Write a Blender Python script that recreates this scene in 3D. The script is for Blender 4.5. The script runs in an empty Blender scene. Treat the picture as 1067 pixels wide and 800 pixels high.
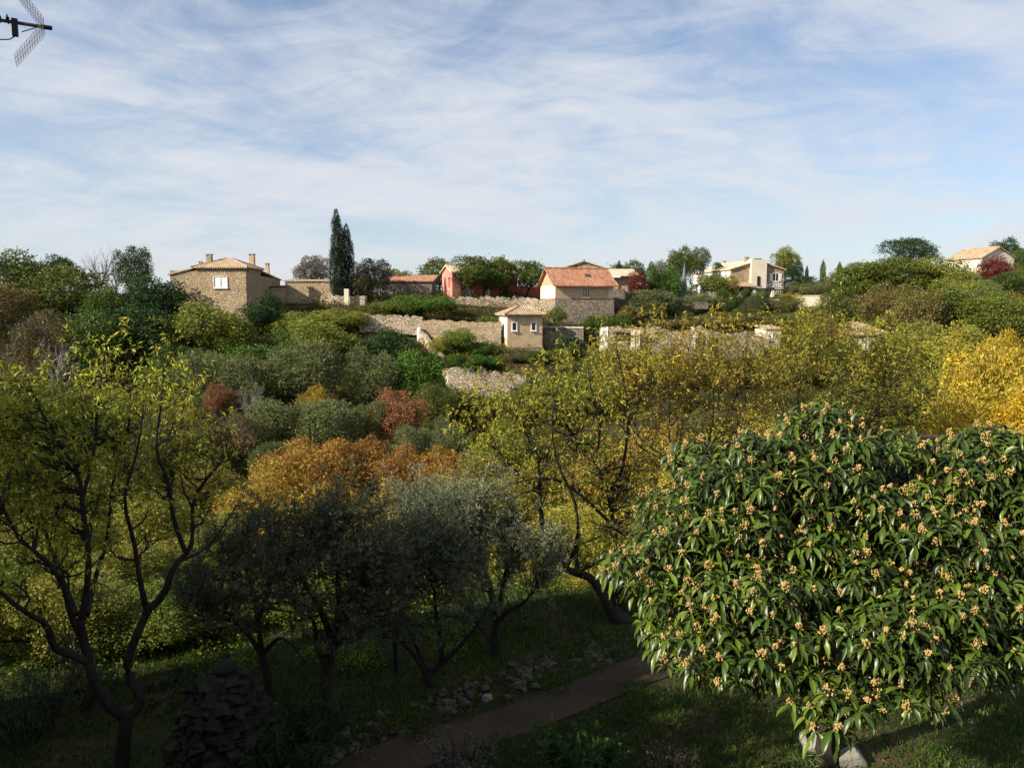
import bpy, math, random
import numpy as np
from mathutils import Vector, Matrix

SC = bpy.context.scene
COL = SC.collection
PITCH = math.radians(5.7)
CP, SP = math.cos(PITCH), math.sin(PITCH)

# ------------------------------------------------------------------ placing
def at(px, py, Y):
    u = (px - 533.5) / 800.0
    v = (400.0 - py) / 800.0
    dy, dz = CP + v * SP, -SP + v * CP
    k = Y / dy
    return np.array([u * k, Y, dz * k])

_ys = np.array([-60, 0, 18, 24, 34, 46, 58, 68, 70.5, 72, 76, 79, 80, 84, 88, 90, 95, 105, 130, 300, 900.])
_us = np.array([-0.67, -0.2, 0.02, 0.25, 0.40, 0.5, 0.67])
_prof = np.array([
    [-7, -7, -7.3, -9.0, -11.5, -11.5, -9.0, -6.2, -5.2, -4.4, -2.2, -.8, -.4, .1, .5, .7, .9, 1.0, 1.0, -2, -20],
    [-7, -7, -7.2, -8.8, -12.0, -12.0, -9.8, -7.0, -6.0, -5.2, -3.4, -1.8, -1.4, .0, 1.0, 1.2, 1.3, 1.4, 1.4, 0, -20],
    [-7, -7, -7.1, -8.6, -12.2, -12.6, -11., -9.2, -8.8, -5.4, -4.4, -4.0, -2.4, -1.8, -.6, 1.0, 1.4, 2.0, 3.4, 2, -20],
    [-7, -7, -7.0, -8.2, -11., -11.5, -9.6, -7.4, -6.8, -6.4, -5.5, -4.8, -4.3, -2.7, -2.2, -2.0, -.9, 1.3, 3.0, 3, -20],
    [-7, -7, -7.0, -8.1, -10.3, -10.4, -8.4, -6.0, -5.6, -5.3, -4.9, -4.5, -4.3, -2.0, -1.2, -.9, .1, 1.9, 3.6, 3, -20],
    [-7, -7, -7.0, -8.0, -9.5, -8.2, -6.0, -3.8, -3.2, -2.9, -1.6, -.6, -.3, .6, 1.4, 1.8, 2.6, 4.0, 5.4, 4, -20],
    [-7, -7, -7.0, -8.0, -9.0, -7.0, -4.5, -2.0, -1.5, -1.2, -.2, .4, .6, 1.3, 2.0, 2.3, 3.2, 4.6, 6.0, 5, -20],
])
def H(x, y):
    x = np.asarray(x, float); y = np.asarray(y, float)
    u = np.clip(x / np.maximum(y, 14), -0.67, 0.67)
    cols = np.stack([np.interp(y, _ys, _prof[i]) for i in range(len(_us))], 0)
    ui = np.clip(np.searchsorted(_us, u, side='right') - 1, 0, len(_us) - 2)
    t = (u - _us[ui]) / (_us[ui + 1] - _us[ui])
    a = np.take_along_axis(cols, ui[None], 0)[0] if cols.ndim > 1 else cols[ui]
    b = np.take_along_axis(cols, ui[None] + 1, 0)[0] if cols.ndim > 1 else cols[ui + 1]
    z = a * (1 - t) + b * t
    z = z + np.where(y > 12, 1, 0.25) * (0.10 * np.sin(x * .9 + y * .37) + 0.08 * np.sin(y * 1.1 - x * .5)) * .6
    return z
def h1(x, y):
    return float(H(np.array([x]), np.array([y]))[0])

# ------------------------------------------------------------------ objects
def mesh_np(name, V, F, mats=(), midx=None, smooth=False):
    V = np.asarray(V, np.float32).reshape(-1, 3); F = np.asarray(F, np.int32)
    k = F.shape[1]
    me = bpy.data.meshes.new(name)
    me.vertices.add(len(V)); me.vertices.foreach_set('co', V.ravel())
    me.loops.add(F.size); me.loops.foreach_set('vertex_index', F.ravel())
    me.polygons.add(len(F))
    me.polygons.foreach_set('loop_start', np.arange(0, F.size, k, dtype=np.int32))
    for m in mats: me.materials.append(m)
    if midx is not None: me.polygons.foreach_set('material_index', np.asarray(midx, np.int32))
    me.polygons.foreach_set('use_smooth', np.full(len(F), bool(smooth)))
    me.update(calc_edges=True); me.validate()
    return me
def link(name, me, parent=None, loc=None):
    o = bpy.data.objects.new(name, me); COL.objects.link(o)
    if parent is not None: o.parent = parent
    if loc is not None: o.location = loc
    return o
def tag(o, label=None, cat=None, group=None, kind=None):
    if label: o['label'] = label
    if cat: o['category'] = cat
    if group: o['group'] = group
    if kind: o['kind'] = kind
    return o
def thing(name, loc, label, cat, group=None, rz=0.0):
    o = bpy.data.objects.new(name, None); COL.objects.link(o)
    o.empty_display_size = .3
    o.location = loc; o.rotation_euler = (0, 0, rz)
    return tag(o, label, cat, group)

class MB:                                   # quad mesh builder
    def __init__(s): s.v = []; s.f = []; s.n = 0; s.m = []
    def add(s, V, F, mi=0):
        V = np.asarray(V, float).reshape(-1, 3); F = np.asarray(F, int)
        s.v.append(V); s.f.append(F + s.n); s.n += len(V); s.m.append(np.full(len(F), mi))
    def box(s, x0, x1, y0, y1, z0, z1, mi=0, rz=0, c=(0, 0)):
        V = np.array([[x, y, z] for z in (z0, z1) for y in (y0, y1) for x in (x0, x1)], float)
        if rz:
            q = V[:, :2] - c; cs, sn = math.cos(rz), math.sin(rz)
            V[:, 0] = q[:, 0] * cs - q[:, 1] * sn + c[0]; V[:, 1] = q[:, 0] * sn + q[:, 1] * cs + c[1]
        s.add(V, [[0, 2, 3, 1], [4, 5, 7, 6], [0, 1, 5, 4], [2, 6, 7, 3], [0, 4, 6, 2], [1, 3, 7, 5]], mi)
    def hexa(s, V, mi=0):                   # 8 points: bottom 4 (ccw) then top 4
        s.add(V, [[0, 3, 2, 1], [4, 5, 6, 7], [0, 1, 5, 4], [1, 2, 6, 5], [2, 3, 7, 6], [3, 0, 4, 7]], mi)
    def tube(s, P, R, k=6, mi=0):
        P = np.asarray(P, float); n = len(P); R = np.broadcast_to(np.asarray(R, float), (n,))
        T = np.gradient(P, axis=0); T /= np.linalg.norm(T, axis=1)[:, None] + 1e-9
        a = np.array([0, 0, 1.]) if abs(T[0, 2]) < .9 else np.array([1., 0, 0])
        A = np.cross(T, a); A /= np.linalg.norm(A, axis=1)[:, None] + 1e-9
        B = np.cross(T, A)
        th = np.arange(k) * 2 * math.pi / k
        V = P[:, None] + R[:, None, None] * (np.cos(th)[None, :, None] * A[:, None] + np.sin(th)[None, :, None] * B[:, None])
        i = np.arange(n - 1)[:, None] * k; j = np.arange(k)[None]; j2 = (j + 1) % k
        F = np.stack([i + j, i + j2, i + k + j2, i + k + j], -1).reshape(-1, 4)
        s.add(V, F, mi)
    def cap(s, c, r, k=6):
        pass
    def mesh(s, name, mats, smooth=False):
        return mesh_np(name, np.concatenate(s.v), np.concatenate(s.f), mats, np.concatenate(s.m), smooth)
    def build(s, name, mat, parent=None, smooth=False, loc=None):
        mats = mat if isinstance(mat, (list, tuple)) else [mat]
        return link(name, s.mesh(name, mats, smooth), parent, loc)

# ------------------------------------------------------------------ materials
def N(nt, typ, **kw):
    n = nt.nodes.new(typ)
    for k, v in kw.items():
        if k.startswith('i_'): n.inputs[k[2:].replace('_', ' ')].default_value = v
        else: setattr(n, k, v)
    return n
def new_mat(name, rough=.8, spec=.25):
    m = bpy.data.materials.new(name); m.use_nodes = True
    nt = m.node_tree; b = nt.nodes['Principled BSDF']
    b.inputs['Roughness'].default_value = rough
    b.inputs['Specular IOR Level'].default_value = spec
    return m, nt, b
def ramp(nt, fac, stops):
    r = nt.nodes.new('ShaderNodeValToRGB')
    e = r.color_ramp.elements
    while len(e) < len(stops): e.new(0.5)
    for i, (p, c) in enumerate(stops): e[i].position = p; e[i].color = (*c, 1)
    nt.links.new(fac, r.inputs[0]); return r.outputs[0]
def mix(nt, fac, a, b, typ='MIX'):
    m = nt.nodes.new('ShaderNodeMix'); m.data_type = 'RGBA'; m.blend_type = typ
    for s, v in ((0, fac), (6, a), (7, b)):
        if hasattr(v, 'is_output'): nt.links.new(v, m.inputs[s])
        else: m.inputs[s].default_value = v if s == 0 else ((*v, 1) if len(v) == 3 else v)
    return m.outputs[2]
def math_(nt, op, a, b=None, clamp=False):
    m = nt.nodes.new('ShaderNodeMath'); m.operation = op; m.use_clamp = clamp
    for i, v in enumerate((a, b)):
        if v is None: continue
        if hasattr(v, 'is_output'): nt.links.new(v, m.inputs[i])
        else: m.inputs[i].default_value = v
    return m.outputs[0]
def tcoord(nt, which='Object', scale=None):
    t = nt.nodes.new('ShaderNodeTexCoord').outputs[which]
    if scale is not None:
        mp = nt.nodes.new('ShaderNodeMapping'); mp.inputs['Scale'].default_value = scale
        nt.links.new(t, mp.inputs[0]); t = mp.outputs[0]
    return t
def noise(nt, vec, scale, detail=3, rough=.6, dist=0):
    n = nt.nodes.new('ShaderNodeTexNoise'); n.inputs['Scale'].default_value = scale
    n.inputs['Detail'].default_value = detail; n.inputs['Roughness'].default_value = rough; n.inputs['Distortion'].default_value = dist
    if vec is not None: nt.links.new(vec, n.inputs['Vector'])
    return n.outputs['Fac']
def bump(nt, b, hgt, strength=.5, dist=.05):
    n = nt.nodes.new('ShaderNodeBump'); n.inputs['Strength'].default_value = strength; n.inputs['Distance'].default_value = dist
    nt.links.new(hgt, n.inputs['Height']); nt.links.new(n.outputs[0], b.inputs['Normal'])

def leaf_mat(name, rough=.55, spec=.3, trans=.3, back=None, sc_clump=.8):
    m, nt, b = new_mat(name, rough, spec)
    oi = nt.nodes.new('ShaderNodeObjectInfo')
    at_ = nt.nodes.new('ShaderNodeAttribute'); at_.attribute_type = 'OBJECT'; at_.attribute_name = 'second_tone'
    geo = nt.nodes.new('ShaderNodeNewGeometry')
    vec = tcoord(nt, 'Object')
    wpos = geo.outputs['Position']
    n1 = noise(nt, wpos, sc_clump, 2)
    f = math_(nt, 'MULTIPLY', math_(nt, 'SUBTRACT', n1, .38), 3.2)
    f = math_(nt, 'ADD', f, math_(nt, 'MULTIPLY', math_(nt, 'SUBTRACT', geo.outputs['Random Per Island'], .5), 1.1), True)
    c = mix(nt, f, oi.outputs['Color'], at_.outputs['Color'])
    wn = nt.nodes.new('ShaderNodeTexWhiteNoise'); wn.noise_dimensions = '1D'
    nt.links.new(geo.outputs['Random Per Island'], wn.inputs['W'])
    hs = nt.nodes.new('ShaderNodeHueSaturation')
    nt.links.new(c, hs.inputs['Color'])
    nt.links.new(math_(nt, 'ADD', math_(nt, 'MULTIPLY', wn.outputs['Value'], 1.1), .6), hs.inputs['Value']); hs.inputs['Saturation'].default_value = 1.08
    col = hs.outputs[0]
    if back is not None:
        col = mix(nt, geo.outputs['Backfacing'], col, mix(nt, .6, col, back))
    nt.links.new(col, b.inputs['Base Color'])
    tr = nt.nodes.new('ShaderNodeBsdfTranslucent'); nt.links.new(col, tr.inputs['Color'])
    ms = nt.nodes.new('ShaderNodeMixShader'); ms.inputs[0].default_value = trans
    nt.links.new(b.outputs[0], ms.inputs[1]); nt.links.new(tr.outputs[0], ms.inputs[2])
    nt.links.new(ms.outputs[0], nt.nodes['Material Output'].inputs[0])
    return m

def simple(name, col, rough=.8, var=.25, sc=3., spec=.25, bmp=0, metal=0):
    m, nt, b = new_mat(name, rough, spec)
    v = tcoord(nt)
    n = noise(nt, v, sc, 5)
    lo = tuple(c * (1 - var) for c in col); hi = tuple(min(1, c * (1 + var)) for c in col)
    nt.links.new(ramp(nt, n, [(.3, lo), (.7, hi)]), b.inputs['Base Color'])
    b.inputs['Metallic'].default_value = metal
    if bmp: bump(nt, b, noise(nt, v, sc * 5, 4), bmp, .03)
    return m

def stone_mat(name, base, joint, sc=3.2, var=.3):
    m, nt, b = new_mat(name, .9, .15)
    v = tcoord(nt, 'Object', (1, 1, 1.7))
    nz = noise(nt, v, 1.2, 2)
    vo = nt.nodes.new('ShaderNodeTexVoronoi'); vo.inputs['Scale'].default_value = sc; nt.links.new(v, vo.inputs['Vector'])
    vd = nt.nodes.new('ShaderNodeTexVoronoi'); vd.feature = 'DISTANCE_TO_EDGE'; vd.inputs['Scale'].default_value = sc; nt.links.new(v, vd.inputs['Vector'])
    sp = nt.nodes.new('ShaderNodeSeparateColor'); nt.links.new(vo.outputs['Color'], sp.inputs[0])
    lo = tuple(c * (1 - var) for c in base); hi = tuple(c * (1 + var) for c in base)
    warm = (base[0] * 1.05, base[1] * .85, base[2] * .68)
    c = ramp(nt, sp.outputs[0], [(0, lo), (.5, base), (.8, warm), (1, hi)])
    j = ramp(nt, vd.outputs['Distance'], [(.02, (0, 0, 0)), (.12, (1, 1, 1))])
    c = mix(nt, j, joint, c)
    big = ramp(nt, noise(nt, v, .5, 5, .7), [(.3, (.72, .7, .66)), (.62, (1.06, 1.05, 1.0))])
    c = mix(nt, 1.0, c, big, 'MULTIPLY')
    nt.links.new(c, b.inputs['Base Color'])
    hh = math_(nt, 'ADD', math_(nt, 'MULTIPLY', j, 1.), math_(nt, 'MULTIPLY', noise(nt, v, 14, 3), .5))
    bump(nt, b, hh, .9, .07)
    return m

def tile_mat(name, c1, c2, c3):
    m, nt, b = new_mat(name, .85, .2)
    v = tcoord(nt)
    sx = nt.nodes.new('ShaderNodeSeparateXYZ'); nt.links.new(v, sx.inputs[0])
    cell = nt.nodes.new('ShaderNodeCombineXYZ')
    nt.links.new(math_(nt, 'FLOOR', math_(nt, 'MULTIPLY', sx.outputs[0], 4.5)), cell.inputs[0])
    nt.links.new(math_(nt, 'FLOOR', math_(nt, 'MULTIPLY', sx.outputs[1], 2.6)), cell.inputs[1])
    wn = nt.nodes.new('ShaderNodeTexWhiteNoise'); nt.links.new(cell.outputs[0], wn.inputs['Vector'])
    c = ramp(nt, wn.outputs['Value'], [(0, c1), (.5, c2), (1, c3)])
    big = ramp(nt, noise(nt, v, .9, 5, .7), [(.32, (.7, .7, .68)), (.6, (1.05, 1.05, 1.03))])
    c = mix(nt, 1.0, c, big, 'MULTIPLY')
    nt.links.new(c, b.inputs['Base Color'])
    w = math_(nt, 'ABSOLUTE', math_(nt, 'SINE', math_(nt, 'MULTIPLY', sx.outputs[0], 4.5 * math.pi)))
    w2 = math_(nt, 'FRACT', math_(nt, 'MULTIPLY', sx.outputs[1], 2.6))
    bump(nt, b, math_(nt, 'ADD', w, math_(nt, 'MULTIPLY', w2, .4)), .8, .06)
    return m

M = {}
M['leaf'] = leaf_mat('foliage', .6, .25, .34, sc_clump=.9)
M['leafnear'] = leaf_mat('foliage_near', .5, .35, .42, sc_clump=1.6)
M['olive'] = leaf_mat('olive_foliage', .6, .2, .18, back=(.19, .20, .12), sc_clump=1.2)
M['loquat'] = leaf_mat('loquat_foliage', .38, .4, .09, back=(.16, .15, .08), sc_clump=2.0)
M['bark'] = simple('bark', (.028, .023, .019), .95, .5, 6, bmp=.8)
M['barkgrey'] = simple('grey_bark', (.17, .15, .135), .95, .4, 5, bmp=.5)
M['twig'] = simple('bare_twigs', (.20, .18, .17), .9, .25, 2)
M['blossom'] = simple('blossom_buds', (.37, .25, .085), .9, .45, 30)
M['stone'] = stone_mat('rubble_stone', (.50, .405, .285), (.34, .27, .185), 3.8, .25)
M['stonepale'] = stone_mat('pale_rubble_stone', (.52, .45, .36), (.24, .20, .15), 3.0)
M['stonegrey'] = stone_mat('grey_rubble_stone', (.30, .27, .23), (.13, .11, .09), 3.6)
M['stonedark'] = stone_mat('mossy_dry_stone', (.024, .024, .018), (.019, .019, .014), 5.5)
M['plaster'] = simple('ochre_plaster', (.47, .32, .195), .9, .14, 1.3, bmp=.2)
M['plastercab'] = simple('warm_render', (.52, .375, .225), .9, .22, 1.1, bmp=.2)
M['cream'] = simple('cream_render', (.66, .58, .45), .9, .10, 1.2, bmp=.15)
M['white'] = simple('white_paint', (.78, .76, .72), .6, .05, 2)
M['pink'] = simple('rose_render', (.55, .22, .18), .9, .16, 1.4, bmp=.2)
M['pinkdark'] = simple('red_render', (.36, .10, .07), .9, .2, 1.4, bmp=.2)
M['tileo'] = tile_mat('orange_roof_tiles', (.36, .145, .085), (.43, .20, .12), (.43, .27, .175))
M['tilet'] = tile_mat('weathered_roof_tiles', (.34, .24, .155), (.47, .34, .22), (.40, .27, .17))
M['tilep'] = tile_mat('pale_roof_tiles', (.60, .47, .32), (.68, .55, .38), (.56, .40, .26))
M['coping'] = simple('coping_stone', (.58, .53, .45), .9, .2, 2.5, bmp=.4)
M['stonebase'] = stone_mat('weathered_base_stone', (.38, .325, .26), (.19, .16, .12), 3.4, .4)
M['signback'] = simple('sign_board', (.34, .27, .24), .9, .15, 3)
M['moundstone'] = simple('mossy_dry_stone', (.019, .020, .013), .95, .5, 3, bmp=.6)  # near-black stone colour of the mound
M['glass'] = simple('window_glass', (.02, .024, .03), .1, .1, 1, spec=.6)
M['curtain'] = simple('white_curtain', (.66, .68, .72), .8, .08, 3)
M['darkwood'] = simple('dark_wood', (.04, .03, .025), .8, .2, 3)
M['metal'] = simple('dull_metal', (.10, .085, .075), .55, .3, 20, metal=.5)
M['blackplastic'] = simple('black_plastic', (.015, .015, .018), .5, .2, 10)
M['rust'] = simple('fence_iron', (.035, .03, .027), .8, .3, 10)
M['grey_cloth'] = simple('grey_canvas', (.13, .135, .15), .9, .12, 2)
M['rock'] = simple('white_limestone', (.24, .225, .19), .9, .25, 4, bmp=.6)
M['rubble'] = simple('loose_limestone', (.075, .066, .05), .95, .45, 1.5, bmp=.5)

def ground_mat():
    m, nt, b = new_mat('meadow_soil', .95, .1)
    g = nt.nodes.new('ShaderNodeNewGeometry').outputs['Position']
    n1 = noise(nt, g, .35, 6, .65); n2 = noise(nt, g, 3.5, 5, .7)
    a = ramp(nt, n1, [(.35, (.018, .024, .009)), (.5, (.034, .034, .014)), (.62, (.065, .048, .027)), (.75, (.10, .076, .05))])
    c = mix(nt, 1.0, a, ramp(nt, n2, [(.3, (.55, .55, .5)), (.7, (1.3, 1.25, 1.2))]), 'MULTIPLY')
    nt.links.new(c, b.inputs['Base Color']); bump(nt, b, n2, .8, .08)
    return m
def path_mat():
    m, nt, b = new_mat('trodden_earth', .95, .1)
    g = nt.nodes.new('ShaderNodeNewGeometry').outputs['Position']
    n1 = noise(nt, g, .8, 5, .65); n2 = noise(nt, g, 18, 5, .7)
    a = ramp(nt, n1, [(.3, (.040, .029, .019)), (.7, (.075, .054, .036))])
    c = mix(nt, 1.0, a, ramp(nt, n2, [(.3, (.7, .7, .66)), (.7, (1.2, 1.2, 1.2))]), 'MULTIPLY')
    nt.links.new(c, b.inputs['Base Color']); bump(nt, b, n2, .6, .03)
    return m
M['ground'] = ground_mat(); M['path'] = path_mat()

# ------------------------------------------------------------------ ground
def grid_sheet(xs, ys, dz=0.0):
    X, Y = np.meshgrid(xs, ys)
    Z = H(X.ravel(), Y.ravel()) + dz
    V = np.stack([X.ravel(), Y.ravel(), Z], 1)
    nx, ny = len(xs), len(ys)
    i = (np.arange(ny - 1)[:, None] * nx + np.arange(nx - 1)[None]).ravel()
    return V, np.stack([i, i + 1, i + nx + 1, i + nx], 1)

xs = np.concatenate([np.linspace(-900, -110, 14)[:-1], np.linspace(-110, 110, 241), np.linspace(110, 900, 14)[1:]])
ys = np.concatenate([np.linspace(-60, 4, 10)[:-1], np.linspace(4, 110, 160), np.linspace(110, 900, 30)[1:]])
V, F = grid_sheet(xs, ys)
tag(link('ground', mesh_np('ground', V, F, [M['ground']], smooth=True)), 'grassy earth of the garden and the valley sides', None, None, 'structure')
# garden path
pc = np.array([at(330, 812, 11)[:2], at(400, 782, 11)[:2]]) if False else None
def gpt(px, py, z=-7.0):
    p = at(px, py, 1.0); k = z / p[2]; return p * k
def path_strip(pts, wid, dz):
    P = np.array([gpt(*p)[:2] for p in pts]); t = np.linspace(0, 1, 40)
    s = np.linspace(0, 1, len(P)); P = np.stack([np.interp(t, s, P[:, i]) for i in (0, 1)], 1)
    T = np.gradient(P, axis=0); T /= np.linalg.norm(T, axis=1)[:, None]
    Nn = np.stack([-T[:, 1], T[:, 0]], 1)
    W = np.linspace(-.5, .5, 7)
    rg = np.random.default_rng(5)
    X = P[:, None, :] + Nn[:, None, :] * (W[None, :, None] * (wid + rg.normal(0, .05, 40)[:, None, None]))
    X = X.reshape(-1, 2); Z = H(X[:, 0], X[:, 1]) + dz
    i = (np.arange(39)[:, None] * 7 + np.arange(6)[None]).ravel()
    return np.column_stack([X, Z]), np.stack([i, i + 7, i + 8, i + 1], 1)
PATH = [(230, 850), (350, 806), (450, 772), (560, 737), (650, 708), (705, 690), (760, 676), (830, 664)]
V, F = path_strip(PATH, .95, .02)
tag(link('path', mesh_np('path', V, F, [M['path']], smooth=True)), 'bare brown earth path crossing the shaded garden', None, None, 'structure')

# ------------------------------------------------------------------ leaves
def unit(a): return a / (np.linalg.norm(a, axis=-1, keepdims=True) + 1e-9)
def leaves(P, D, Nn, L, W, droop=0.0):
    """diamond leaves: base, side, tip, side"""
    D = unit(D); S = unit(np.cross(D, Nn)); n = len(P)
    L = np.broadcast_to(L, (n,))[:, None]; W = np.broadcast_to(W, (n,))[:, None]
    mid = P + D * L * .45
    tip = P + D * L; tip[:, 2] -= (L[:, 0] * droop)
    V = np.stack([P, mid + S * W * .5, tip, mid - S * W * .5], 1)
    return V.reshape(-1, 3), np.arange(n * 4).reshape(-1, 4)

def blob_crown(seed, shape='dome', n=9000, leaf=.035, nb=26, br=(.12, .2), aspect=.55, low=0.0):
    br = (br[0] * .55, br[1]); nb = int(nb * 1.35) if shape != 'column' else nb
    g = np.random.default_rng(seed)
    C = []; R = []
    while len(C) < nb:
        p = g.uniform(-1, 1, 3)
        r = np.linalg.norm(p)
        if r > 1 or r < .35: continue
        if shape == 'dome':
            c = np.array([p[0] * .36, p[1] * .36, .5 + p[2] * .36]); rr = g.uniform(*br)
            if c[2] < .3: c[:2] *= .9
        elif shape == 'column':
            z = g.uniform(.03, .97); w = .56 * min(1, (1 - z) * 2.6 + .10) * min(1, .65 + z * 2)
            a = g.uniform(0, 6.3); q = w * .62
            c = np.array([math.cos(a) * q, math.sin(a) * q, z]); rr = max(.05, w * .42)
        elif shape == 'umbrella':
            c = np.array([p[0] * .40, p[1] * .40, .62 + p[2] * .26]); rr = g.uniform(*br)
        elif shape == 'airy':
            c = np.array([p[0] * .42, p[1] * .42, .52 + p[2] * .42]); rr = g.uniform(.07, .14)
        elif shape == 'flat':
            c = np.array([p[0] * .42, p[1] * .42, .38 + p[2] * .35]); rr = g.uniform(*br)
        C.append(c); R.append(rr)
    C = np.array(C); R = np.array(R)
    w = R ** 2; w = w / w.sum()
    b = g.choice(nb, n, p=w)
    d = unit(g.normal(0, 1, (n, 3)) + np.array([0, 0, .35]))
    # sub-lumps make the surface uneven
    lump = 1 + .24 * np.sin(d[:, 0] * 11 + b) * np.sin(d[:, 1] * 10 + b * 2) + .15 * np.sin(d[:, 2] * 15 + b)
    rad = R[b] * lump * np.where(g.random(n) < .78, g.uniform(.84, 1.08, n), g.uniform(.4, 1.38, n))
    P = C[b] + d * rad[:, None] * (np.array([1, 1, 1.0]) if shape != 'column' else np.array([1, 1, .35]))
    keep = P[:, 2] > low
    # drop leaves that sit deep inside the other blobs
    deep = np.zeros(n, int)
    for k in range(nb):
        q = (P - C[k]) / (R[k] * (np.array([1, 1, .35]) if shape == 'column' else 1)); deep += (np.einsum('ij,ij->i', q, q) < .62)
    keep &= (deep <= 1)
    P = P[keep]; d = d[keep]; m = len(P)
    up = .2 if shape != 'column' else 1.6
    D = unit(d * .7 + g.normal(0, .65, (m, 3)) + np.array([0, 0, up]))
    Nn = unit(d + g.normal(0, .55, (m, 3)))
    L = leaf * g.uniform(.5, 1.6, m)
    return leaves(P - D * L[:, None] * .4, D, Nn, L, L * aspect)

# ------------------------------------------------------------------ skeletons
def branch(g, p, d, L, r, n=5, wig=.18, up=.06):
    P = [np.array(p, float)]; d = np.array(d, float); d /= np.linalg.norm(d)
    for _ in range(n):
        d = d + g.normal(0, wig, 3) + np.array([0, 0, up]); d /= np.linalg.norm(d)
        P.append(P[-1] + d * L / n)
    return np.array(P), np.linspace(r, r * .45, n + 1)
def along(P, t):
    s = np.linspace(0, 1, len(P)); return np.array([np.interp(t, s, P[:, i]) for i in range(3)])
def offshoots(g, chains, per_m, Lr, ratio=.5, up=.35, spread=1.0, t0=.25, wig=.16, rmin=.004, n=4):
    out = []
    for P, R in chains:
        ln = np.linalg.norm(np.diff(P, axis=0), axis=1).sum()
        k = max(1, int(ln * per_m + g.random()))
        for t in g.uniform(t0, 1.0, k):
            p = along(P, t); i = min(len(P) - 2, int(t * (len(P) - 1)))
            dd = P[i + 1] - P[i]; dd /= np.linalg.norm(dd) + 1e-9
            rr = max(rmin, np.interp(t, np.linspace(0, 1, len(R)), R) * ratio)
            o = g.normal(0, 1, 3); o -= dd * o.dot(dd); o /= np.linalg.norm(o) + 1e-9
            d = dd * .7 + o * spread + np.array([0, 0, up])
            out.append(branch(g, p, d, g.uniform(*Lr), rr, n, wig, .05))
    return out
def twig_leaves(g, chains, per_chain, L, aspect, hang=.2, jit=.012, spread=.8):
    P = []; D = []
    for C, R in chains:
        k = g.poisson(per_chain)
        if not k: continue
        t = np.repeat(g.uniform(.15, 1.02, max(1, k // 3 + 1)), 3)[:k]; k = len(t)
        s = np.linspace(0, 1, len(C))
        q = np.stack([np.interp(t, s, C[:, i]) for i in range(3)], 1)
        dd = unit(C[-1] - C[0])
        P.append(q + g.normal(0, jit, (k, 3))); D.append(np.tile(dd, (k, 1)))
    P = np.concatenate(P); D = np.concatenate(D); n = len(P)
    D = unit(D * .5 + g.normal(0, spread, (n, 3)) * .7 - np.array([0, 0, hang]))
    Nn = unit(g.normal(0, .6, (n, 3)) + np.array([-.2, -.3, .7]))
    LL = L * g.uniform(.65, 1.25, n)
    return leaves(P, D, Nn, LL, LL * aspect, .12)
def chains_mesh(name, groups, mat):
    mb = MB()
    for chains, k in groups:
        for P, R in chains: mb.tube(P, R, k)
    return mb.mesh(name, [mat], True)
def unit_trunk(seed, mat, nlimb=6, bare=False):
    """trunk with limbs in a 1x1x1 box standing on z=0"""
    g = np.random.default_rng(seed)
    tr = [branch(g, (0, 0, -.03), (0, 0, 1), .5, .035, 6, .1, .05)]
    lim = []
    for k in range(nlimb):
        p = along(tr[0][0], g.uniform(.35, 1)); a = k * 2.4 + g.uniform(-.4, .4)
        lim.append(branch(g, p, (math.cos(a) * .8, math.sin(a) * .8, g.uniform(.5, 1.4)), g.uniform(.35, .5), .018, 5, .14, .06))
    sub = offshoots(g, lim, 9 if not bare else 16, (.12, .26), .5, .3, .8, .2, rmin=.003)
    gr = [(tr, 7), (lim, 5), (sub, 4)]
    if bare:
        tw = offshoots(g, sub, 22, (.05, .14), .5, .3, .7, .1, rmin=.0016, n=3); gr.append((tw, 3))
        tw2 = offshoots(g, tw, 26, (.03, .07), .6, .2, .7, .1, rmin=.0012, n=2); gr.append((tw2, 3))
    return chains_mesh('trunk', gr, mat)

def crown_mesh(args, mat):
    V, F = blob_crown(**args); return mesh_np('crown', V, F, [mat])
CR = {}
def reg(kind, variants, args, mat, trunks=None, cf=1.0, ratio=1.0):
    CR[kind] = dict(m=[crown_mesh(dict(args, seed=s), mat) for s in variants], ratio=ratio)
TR = [unit_trunk(s, M['bark']) for s in (1, 2, 3)]
BARE = [unit_trunk(s, M['twig'], 8, True) for s in (11, 12)]
reg('round', (1, 2, 3, 4), dict(n=15000, leaf=.030, nb=30, br=(.11, .19)), M['leaf'], ratio=.95)
reg('fine', (5, 6), dict(n=24000, leaf=.021, nb=34, br=(.09, .17)), M['leaf'], ratio=.9)
reg('airy', (7, 8), dict(shape='airy', n=11000, leaf=.028, nb=44), M['leaf'], ratio=1.1)
reg('olive', (9, 10, 11), dict(n=24000, leaf=.026, nb=32, br=(.10, .18), aspect=.32), M['olive'], ratio=.9)
reg('column', (12, 13), dict(shape='column', n=80000, leaf=.012, nb=110, aspect=1.1), M['leaf'], ratio=30)
reg('umbrella', (14,), dict(shape='umbrella', n=14000, leaf=.028, nb=20, br=(.12, .19), aspect=.4), M['leaf'], ratio=.8)
reg('low', (15, 16, 17), dict(shape='flat', n=13000, leaf=.026, nb=26, br=(.10, .17)), M['leaf'], ratio=.7)
reg('ball', (18,), dict(n=9000, leaf=.04, nb=14, br=(.20, .24)), M['leaf'], ratio=1.05)

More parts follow.
